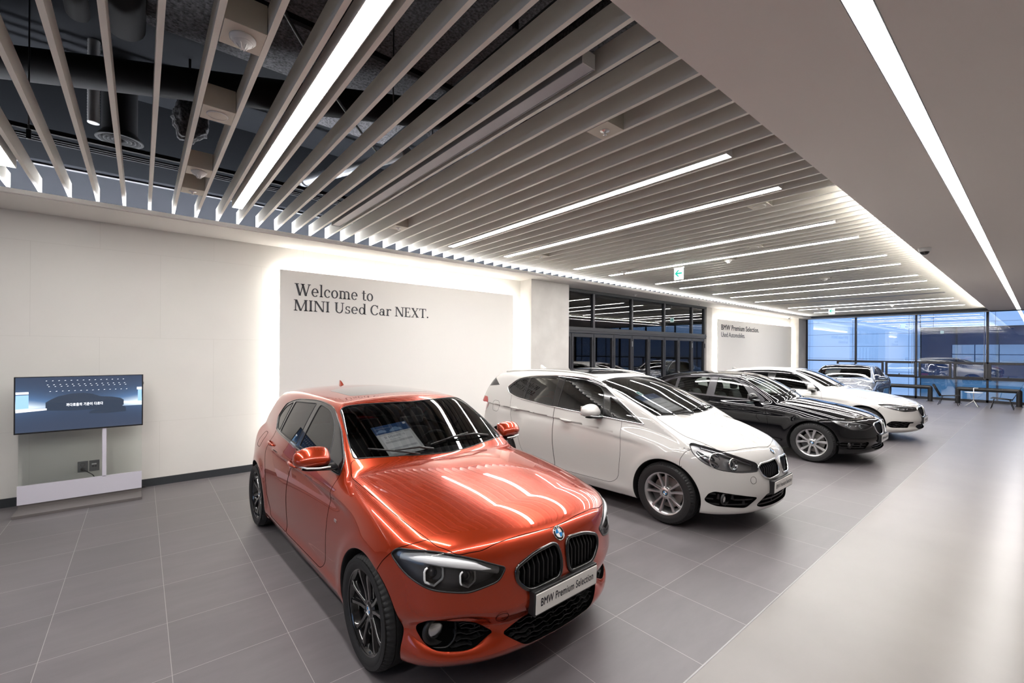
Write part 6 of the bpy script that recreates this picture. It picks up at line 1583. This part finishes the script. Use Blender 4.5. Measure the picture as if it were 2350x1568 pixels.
def white_extra(s, root):
    for sg in (1,-1):
        p = s.pt('front', 0.70, 0.37, sg); d = Vector((-1,0,0))*0.85+Vector(s.nrm(p))*0.15; Mx = frame(p+np.array([0.008,0,0]), d)
        mm = MB(); mm.lathe([(0.062,-0.02),(0.060,0.0),(0.052,0.002),(0.042,-0.018)], 32, Mx); fo = mm.build('fog_lamp', M['plastic'], root)
        mm = MB(); mm.lathe([(0.042,-0.016),(0.03,-0.008),(0,-0.004)], 28, Mx); mm.build('fog_lens', M['lampchrome'], fo)
        q = [s.pt('top', x, 0.575-0.02*abs(x-2.8), sg)+np.array([0,0,0.012]) for x in np.linspace(1.95,3.75,14)]
        mm = MB(); mm.tube(spline3(q, 40), 0.011, 8); mm.build('roof_rail', M['paint_white'], root)
    p = s.pt('front', 0.48, 0.56, 1); Mx = frame(p+s.nrm(p)*0.0008, s.nrm(p)); mm = MB(); mm.tube([Mx @ Vector((0.035*math.cos(a),0.035*math.sin(a),0)) for a in [2*PI*i/32 for i in range(32)]], 0.0012, 5, closed=True); mm.build('tow_eye_cover', M['seam'], root)
WHT['extra'] = white_extra
near_car(WHT, 'car', 'white tall compact car with silver split-spoke wheels, second from the camera', 5.23, 2.55, 1.0)
# ================================================================ saloons
M['paint_black'] = paint('deep_black', (0.004,0.004,0.005), 0.0, 0.3, 0.0)
M['paint_greyblue'] = paint('metallic_grey_blue', (0.07,0.095,0.145), 0.7, 0.25)
M['windowtrim'] = mat('satin_black_trim', (0.03,0.028,0.035), 0.3, 0.0, 0.3)
SED = dict(L=4.63, W=1.82, H=1.46, xa=0.78, xb=3.59, wr=0.328, arch_r=0.362, track=(0.785,0.790), tyre_w=0.225, rim_r=0.224, wheel='multi_silver', h=0.018,
    deck=[(0.0,0.68),(0.12,0.765),(0.3,0.825),(0.6,0.892),(0.9,0.942),(1.2,0.985),(1.45,1.0),(2.2,0.99),(3.2,1.02),(3.8,1.065),(4.2,1.085),(4.5,1.06),(4.6,0.98)],
    drop=[(0.0,0.13),(0.3,0.12),(0.6,0.10),(0.9,0.085),(1.3,0.07),(1.8,0.06),(3.0,0.05),(4.6,0.10)],
    plan=[(0.0,0.82),(0.3,0.865),(0.6,0.892),(0.9,0.898),(1.5,0.892),(2.3,0.895),(3.1,0.90),(3.7,0.90),(4.2,0.865),(4.5,0.80),(4.63,0.72)],
    section=[(0.15,-0.05),(0.25,-0.022),(0.40,-0.006),(0.58,0.0),(0.75,-0.006),(0.88,-0.028),(1.0,-0.065),(1.15,-0.13)],
    nose=[(0.15,0.13),(0.20,0.07),(0.25,0.02),(0.32,0.03),(0.40,0.0),(0.50,-0.002),(0.58,0.01),(0.66,0.025),(0.71,0.05),(0.76,0.11),(0.85,0.3)],
    nose_plan=[(0.0,0.0),(0.2,0.012),(0.35,0.038),(0.5,0.085),(0.62,0.145),(0.74,0.25),(0.82,0.37),(0.88,0.55),(0.95,0.9)],
    tail=[(0.2,4.52),(0.4,4.60),(0.7,4.62),(0.9,4.60),(1.1,4.54)], tail_plan=[(0.0,0.0),(0.3,0.02),(0.55,0.07),(0.7,0.15),(0.8,0.30),(0.9,0.7)],
    roof=[(1.4,1.34),(1.8,1.385),(2.2,1.425),(2.6,1.44),(3.0,1.43),(3.4,1.39),(3.8,1.31),(4.2,1.2)],
    belt_y=[(1.0,0.79),(1.5,0.80),(2.2,0.815),(3.0,0.815),(3.6,0.785),(4.2,0.70)], roof_y=[(1.2,0.58),(2.0,0.59),(2.8,0.595),(3.4,0.575),(4.0,0.53)],
    belt_z=[(1.0,0.91),(1.5,0.93),(2.4,0.96),(3.2,0.995),(4.2,1.03)],
    screen=[(0.9,1.10),(1.0,1.24),(1.1,1.40),(1.2,1.57),(1.3,1.77),(1.36,1.92),(1.42,2.12)], ws_plan=0.20, ws_plan4=0.28, ws_cos=0.49,
    backlight=[(1.0,4.28),(1.1,4.12),(1.2,3.93),(1.3,3.72),(1.4,3.45)], bl_cos=0.42,
    sill=[(0.0,0.215),(0.35,0.185),(0.6,0.19),(1.2,0.17),(3.2,0.17),(4.0,0.21),(4.6,0.30)],
    char=[(0.8,0.74),(1.5,0.79),(2.5,0.85),(3.4,0.895),(4.4,0.93)], char_a=0.014, char_x=(0.85,4.3), char_l=0.12,
    rocker=0.014, flare=0.010, k_shoulder=0.12, k_nose=0.05, k_roof=0.08, k_ws=0.03, k_belt=0.02, crown=0.045, bulge=0.035,
    hood_crease=(0.12,0.36,1.3,0.60,0.012,0.035), hood_valley=0.003,
    paint=M['paint_black'], cab=(1.48,4.1), belt0=0.93, seat_x=2.15, seat_top=1.22, rearview=1.93,
    dlo=['window_frame','side_window','rear_side_window','quarter_window'], dlo_m=M['windowtrim'], dlo_r=0.008,
    mirror=(1.66,0.80,0.96), mirror_s=1.05, mirror_w=1.12, handles=[(2.38,0.845),(3.22,0.885)], roundel=0.05, roundel_z=0.735, fin=3.55,
    wipers=[((1.42,-0.52),(1.39,-0.10),(1.36,0.10)),((1.32,0.10),(1.38,0.45),(1.49,0.60))],
    plate=(-0.02,0.435,0.112,-0.04), kid_r=0.011, kid_m=M['chrome'], kid_off=0.004, kid_n=9,
    placard=((1.66,0.28),0,0.40,0.36,0.0), price='월 520,000원 대',
    regions=[
      ('kidney','front',[(0.05,0.51,0.04),(0.24,0.50,0.05),(0.33,0.56,0.05),(0.375,0.66,0.03),(0.33,0.688,0.04),(0.07,0.70,0.03),(0.035,0.64,0.05)],ft,0.009,0.04,(0,)),
      ('lower_intake','front',[(-0.5,0.355,0.0),(0.33,0.355,0.02),(0.42,0.31,0.03),(0.34,0.262,0.03),(-0.5,0.255,0.0)],ft,0.012,0.02,(0,)),
      ('fog_opening','front',[(0.82,0.395,0.03),(0.54,0.405,0.03),(0.49,0.36,0.03),(0.56,0.29,0.03),(0.78,0.285,0.03),(0.84,0.34,0.03)],ft,0.012,0.03,(0,)),
      ('headlight','frontS',[(1.29,0.742,0.01),(1.10,0.752,0.08),(0.80,0.725,0.1),(0.50,0.685,0.02),(0.44,0.650,0.02),(0.56,0.622,0.03),(0.70,0.592,0.03),(0.97,0.592,0.06),(1.16,0.655,0.08)],lambda x,y,z:(x<0.95)&(z<0.82),0.010,0.03,(0,)),
      ('windscreen','top',[(1.29,-0.5,0.0),(1.29,0.02,0.0),(1.31,0.22,0.1),(1.39,0.52,0.08),(1.47,0.69,0.03),(1.62,0.675,0.02),(2.06,0.585,0.05),(2.03,0.30,0.1),(2.00,0.02,0.0),(2.00,-0.5,0.0)],lambda x,y,z:z>0.9,0.012,0.03,(0,)),
      ('rear_window','top',[(3.45,-0.5,0.0),(3.45,0.02,0.0),(3.50,0.50,0.06),(4.02,0.58,0.05),(4.12,0.30,0.1),(4.15,0.02,0.0),(4.15,-0.5,0.0)],lambda x,y,z:z>0.9,0.012,0.03,(0,)),
      ('window_frame','side',[(1.52,0.935,0.02),(2.4,0.965,0.2),(3.35,1.01,0.05),(3.52,1.045,0.03),(3.66,1.13,0.05),(3.50,1.25,0.12),(3.1,1.35,0.2),(2.5,1.378,0.2),(2.12,1.352,0.15),(1.80,1.19,0.1),(1.56,1.00,0.05)],gs,0.012,0.02,(0,)),
      ('side_window','side',[(1.74,0.965,0.015),(2.43,0.990,0.015),(2.41,1.345,0.02),(2.14,1.325,0.12),(1.92,1.21,0.15)],gs,0.012,0.02,('window_frame',)),
      ('rear_side_window','side',[(2.58,0.995,0.015),(3.22,1.025,0.015),(3.19,1.30,0.02),(2.56,1.348,0.02)],gs,0.012,0.02,('window_frame',)),
      ('quarter_window','side',[(3.27,1.03,0.015),(3.48,1.055,0.03),(3.60,1.135,0.05),(3.45,1.225,0.06),(3.25,1.287,0.02)],gs,0.012,0.02,('window_frame',)),
      ('tail_lamp','rearS',[(0.48,0.80,0.03),(1.12,0.78,0.03),(1.18,0.88,0.04),(0.55,0.92,0.03)],lambda x,y,z:(x>3.9),None,0.04,(0,)),
      ('hood','top',[(0.06,-0.6,0.0),(0.062,0.05,0.1),(0.10,0.30,0.1),(0.17,0.50,0.06),(0.28,0.68,0.04),(0.60,0.742,0.2),(1.0,0.755,0.2),(1.38,0.755,0.06),(1.47,0.71,0.03),(1.39,0.52,0.08),(1.31,0.22,0.1),(1.29,0.02,0.0),(1.29,-0.6,0.0)],tp_,0.015,0.05,(0,)),
      ('front_door','side',[(1.52,0.935,0.02),(1.44,0.60,0.1),(1.46,0.36,0.06),(1.55,0.29,0.05),(2.48,0.28,0.03),(2.52,0.60,0.1),(2.50,0.98,0.05),(2.48,1.378,0.03),(2.12,1.352,0.15),(1.80,1.19,0.1),(1.56,1.0,0.05)],sd,0.014,0.03,(0,)),
      ('rear_door','side',[(2.485,1.378,0.02),(2.505,0.98,0.05),(2.525,0.60,0.1),(2.485,0.28,0.03),(3.0,0.28,0.06),(3.15,0.45,0.10),(3.2,0.62,0.1),(3.42,0.85,0.1),(3.50,1.04,0.05),(3.5,1.25,0.1),(3.1,1.35,0.2)],sd,0.014,0.03,(0,)),
      ('front_bumper','side',[(-0.3,0.0,0.0),(0.60,0.0,0.0),(0.60,0.58,0.02),(0.56,0.68,0.02),(0.48,0.735,0.01),(0.20,0.86,0.01),(-0.3,0.86,0.0)],lambda x,y,z:(x<0.8)&(z<0.82),0.014,0.02,(0,)),
    ],
    kinds={'kidney':('kidney',True,'kidney_grille'),'lower_intake':('mesh',False,'lower_intake',(0.05,0,0),'bars'),'fog_opening':('mesh',True,'fog_lamp_recess',(0.04,0,0),'bars'),
      'headlight':('lamp',True,'headlight'),'windscreen':('glass',False,'windscreen',M['tintclear']),'rear_window':('glass',False,'rear_window',M['tintclear']),'window_frame':('trim',True,'window_frame',M['windowtrim']),'side_window':('glass',True,'front_side_window',M['tintclear']),
      'rear_side_window':('glass',True,'rear_side_window',M['tintclear']),'quarter_window':('glass',True,'quarter_window',M['tintclear']),
      'tail_lamp':('red',True,'tail_lamp'),'hood':('paint',False,'hood'),'front_door':('paint',True,'front_door'),'rear_door':('paint',True,'rear_door'),'front_bumper':('paint',False,'front_bumper')},
    brow=[([(0.55,0.662),(0.80,0.695),(1.0,0.718),(1.18,0.728)],0.012,M['drl'],0.014)],
    projectors=[(1.0,0.662,0.034,0,360),(0.76,0.650,0.030,0,360)], lamp_m=M['rimsilver'], ring_m=M['lampchrome'],
)
def sedan_extra(s, root):
    for sg in (1,-1):
        p = s.pt('front', 0.745*s.sp['W']/1.82, 0.345*s.sp['H']/1.46, sg); d = Vector((-1,0,0))*0.85+Vector(s.nrm(p))*0.15; Mx = frame(p+np.array([0.004,0,0]), d)
        mm = MB(); mm.lathe([(0.055,-0.02),(0.053,0.0),(0.046,0.002),(0.038,-0.016)], 28, Mx); fo = mm.build('fog_lamp', M['plastic'], root)
        mm = MB(); mm.lathe([(0.038,-0.015),(0.03,-0.006),(0,-0.002)], 24, Mx); mm.build('fog_lens', M['lampchrome'], fo)
SED['extra'] = sedan_extra
near_car(SED, 'car', 'glossy black saloon with silver multi-spoke wheels, between the two white cars', 9.67, 2.45, 1.0)
def stretched(sp, kx, ky, kz, **over):
    q = dict(sp)
    for k in ('deck','drop','plan','roof','belt_y','roof_y','belt_z','sill','char'):
        k2 = {'deck':kz,'drop':kz,'plan':ky,'roof':kz,'belt_y':ky,'roof_y':ky,'belt_z':kz,'sill':kz,'char':kz}[k]
        q[k] = [(a*kx, b*k2) for a, b in sp[k]]
    q['section'] = [(a*kz, b) for a, b in sp['section']]
    for k in ('nose','tail','screen','backlight'): q[k] = [(a*kz, b*kx) for a, b in sp[k]]
    for k in ('nose_plan','tail_plan'): q[k] = [(a*ky, b*kx) for a, b in sp[k]]
    for k in ('L','xa','xb','seat_x','rearview','fin'): q[k] = sp[k]*kx
    q['W'] = sp['W']*ky
    for k in ('H','belt0','seat_top','roundel_z'): q[k] = sp[k]*kz
    q['char_x'] = tuple(a*kx for a in sp['char_x']); q['cab'] = tuple(a*kx for a in sp['cab'])
    X, Y, Z = sp['mirror']; q['mirror'] = (X*kx, Y*ky, Z*kz); q['handles'] = [(a*kx, b*kz) for a, b in sp['handles']]
    q['wipers'] = [tuple((a*kx, b*ky) for a, b in w_) for w_ in sp['wipers']]
    a = sp['plate']; q['plate'] = (a[0], a[1]*kz, a[2], a[3]); (ux, uy), *r_ = sp['placard']; q['placard'] = ((ux*kx, uy*ky), *r_)
    sc2 = {'side':(kx,kz),'front':(ky,kz),'frontS':(ky,kz),'top':(kx,ky),'rear':(ky,kz),'rearS':(ky,kz)}
    def mkc(c): return lambda x, y, z: c(x/kx, y/ky, z/kz)
    q['regions'] = [(l_, sp_, [(p[0]*sc2[sp_][0], p[1]*sc2[sp_][1], *p[2:]) for p in pl], mkc(c), fi, r, b_) for (l_, sp_, pl, c, fi, r, b_) in sp['regions']]
    q['brow'] = [([(u*ky, v*kz) for u, v in pts], r, m_, d) for pts, r, m_, d in sp['brow']]
    q['projectors'] = [(u*ky, v*kz, *r_) for u, v, *r_ in sp['projectors']]
    hc = sp['hood_crease']; q['hood_crease'] = (hc[0]*kx, hc[1]*ky, hc[2]*kx, hc[3]*ky, hc[4], hc[5])
    q.update(over); return q
def with_poly(sp, **polys):
    sp['regions'] = [(l_, s_, polys.get(l_, pl), c, fi, r, b_) for (l_, s_, pl, c, fi, r, b_) in sp['regions']]
    return sp
BIG = with_poly(stretched(SED, 1.066, 1.027, 1.025, wr=0.345, arch_r=0.375, rim_r=0.245, xa=0.865, paint=M['paint_white'], dlo_m=M['chrome'], mirror_gloss=True, wheel='double_black', h=0.020),
    headlight=[(1.36,0.765,0.02),(1.15,0.78,0.08),(0.82,0.745,0.1),(0.46,0.715,0.01),(0.46,0.66,0.01),(0.60,0.645,0.04),(0.90,0.635,0.06),(1.15,0.68,0.08),(1.3,0.73,0.05)],
    fog_opening=[(0.85,0.44,0.03),(0.55,0.425,0.02),(0.55,0.405,0.01),(0.62,0.40,0.01),(0.62,0.31,0.03),(0.84,0.30,0.02),(0.87,0.36,0.03)])
BIG['kinds'] = dict(SED['kinds']); BIG['kinds'].update({'windscreen':('glass',False,'windscreen',M['tintdark']),'side_window':('glass',True,'front_side_window',M['tintdark']),'rear_side_window':('glass',True,'rear_side_window',M['tintdark']),'quarter_window':('glass',True,'quarter_window',M['tintdark']),'rear_window':('glass',False,'rear_window',M['tintdark']),
    'window_frame':('trim',True,'window_frame'),'fog_opening':('mesh',True,'fog_lamp_recess',(0.05,0,0),'comb'),'lower_intake':('mesh',False,'lower_intake',(0.05,0,0),'comb')})
BIG['brow'] = [([(0.52,0.70),(0.8,0.73),(1.05,0.755),(1.25,0.762)],0.010,M['drl'],0.012)]; BIG['projectors'] = [(1.02,0.70,0.032,150,390),(0.76,0.69,0.030,150,390)]; BIG['hex'] = True
BIG['extra'] = lambda s, r: None
near_car(BIG, 'car', 'white saloon farthest along the row, beyond the black one', 12.9, 2.43, 1.0)
GRY = dict(BIG); GRY.update(paint=M['paint_greyblue'], wheel='multi_silver'); GRY['kinds'] = dict(BIG['kinds']); GRY['kinds']['windscreen'] = ('glass',False,'windscreen',M['tint'])
build_car(GRY, 'car', 'metallic grey-blue saloon facing the camera in front of the far windows', (16.15, 4.0, 0), math.radians(3))
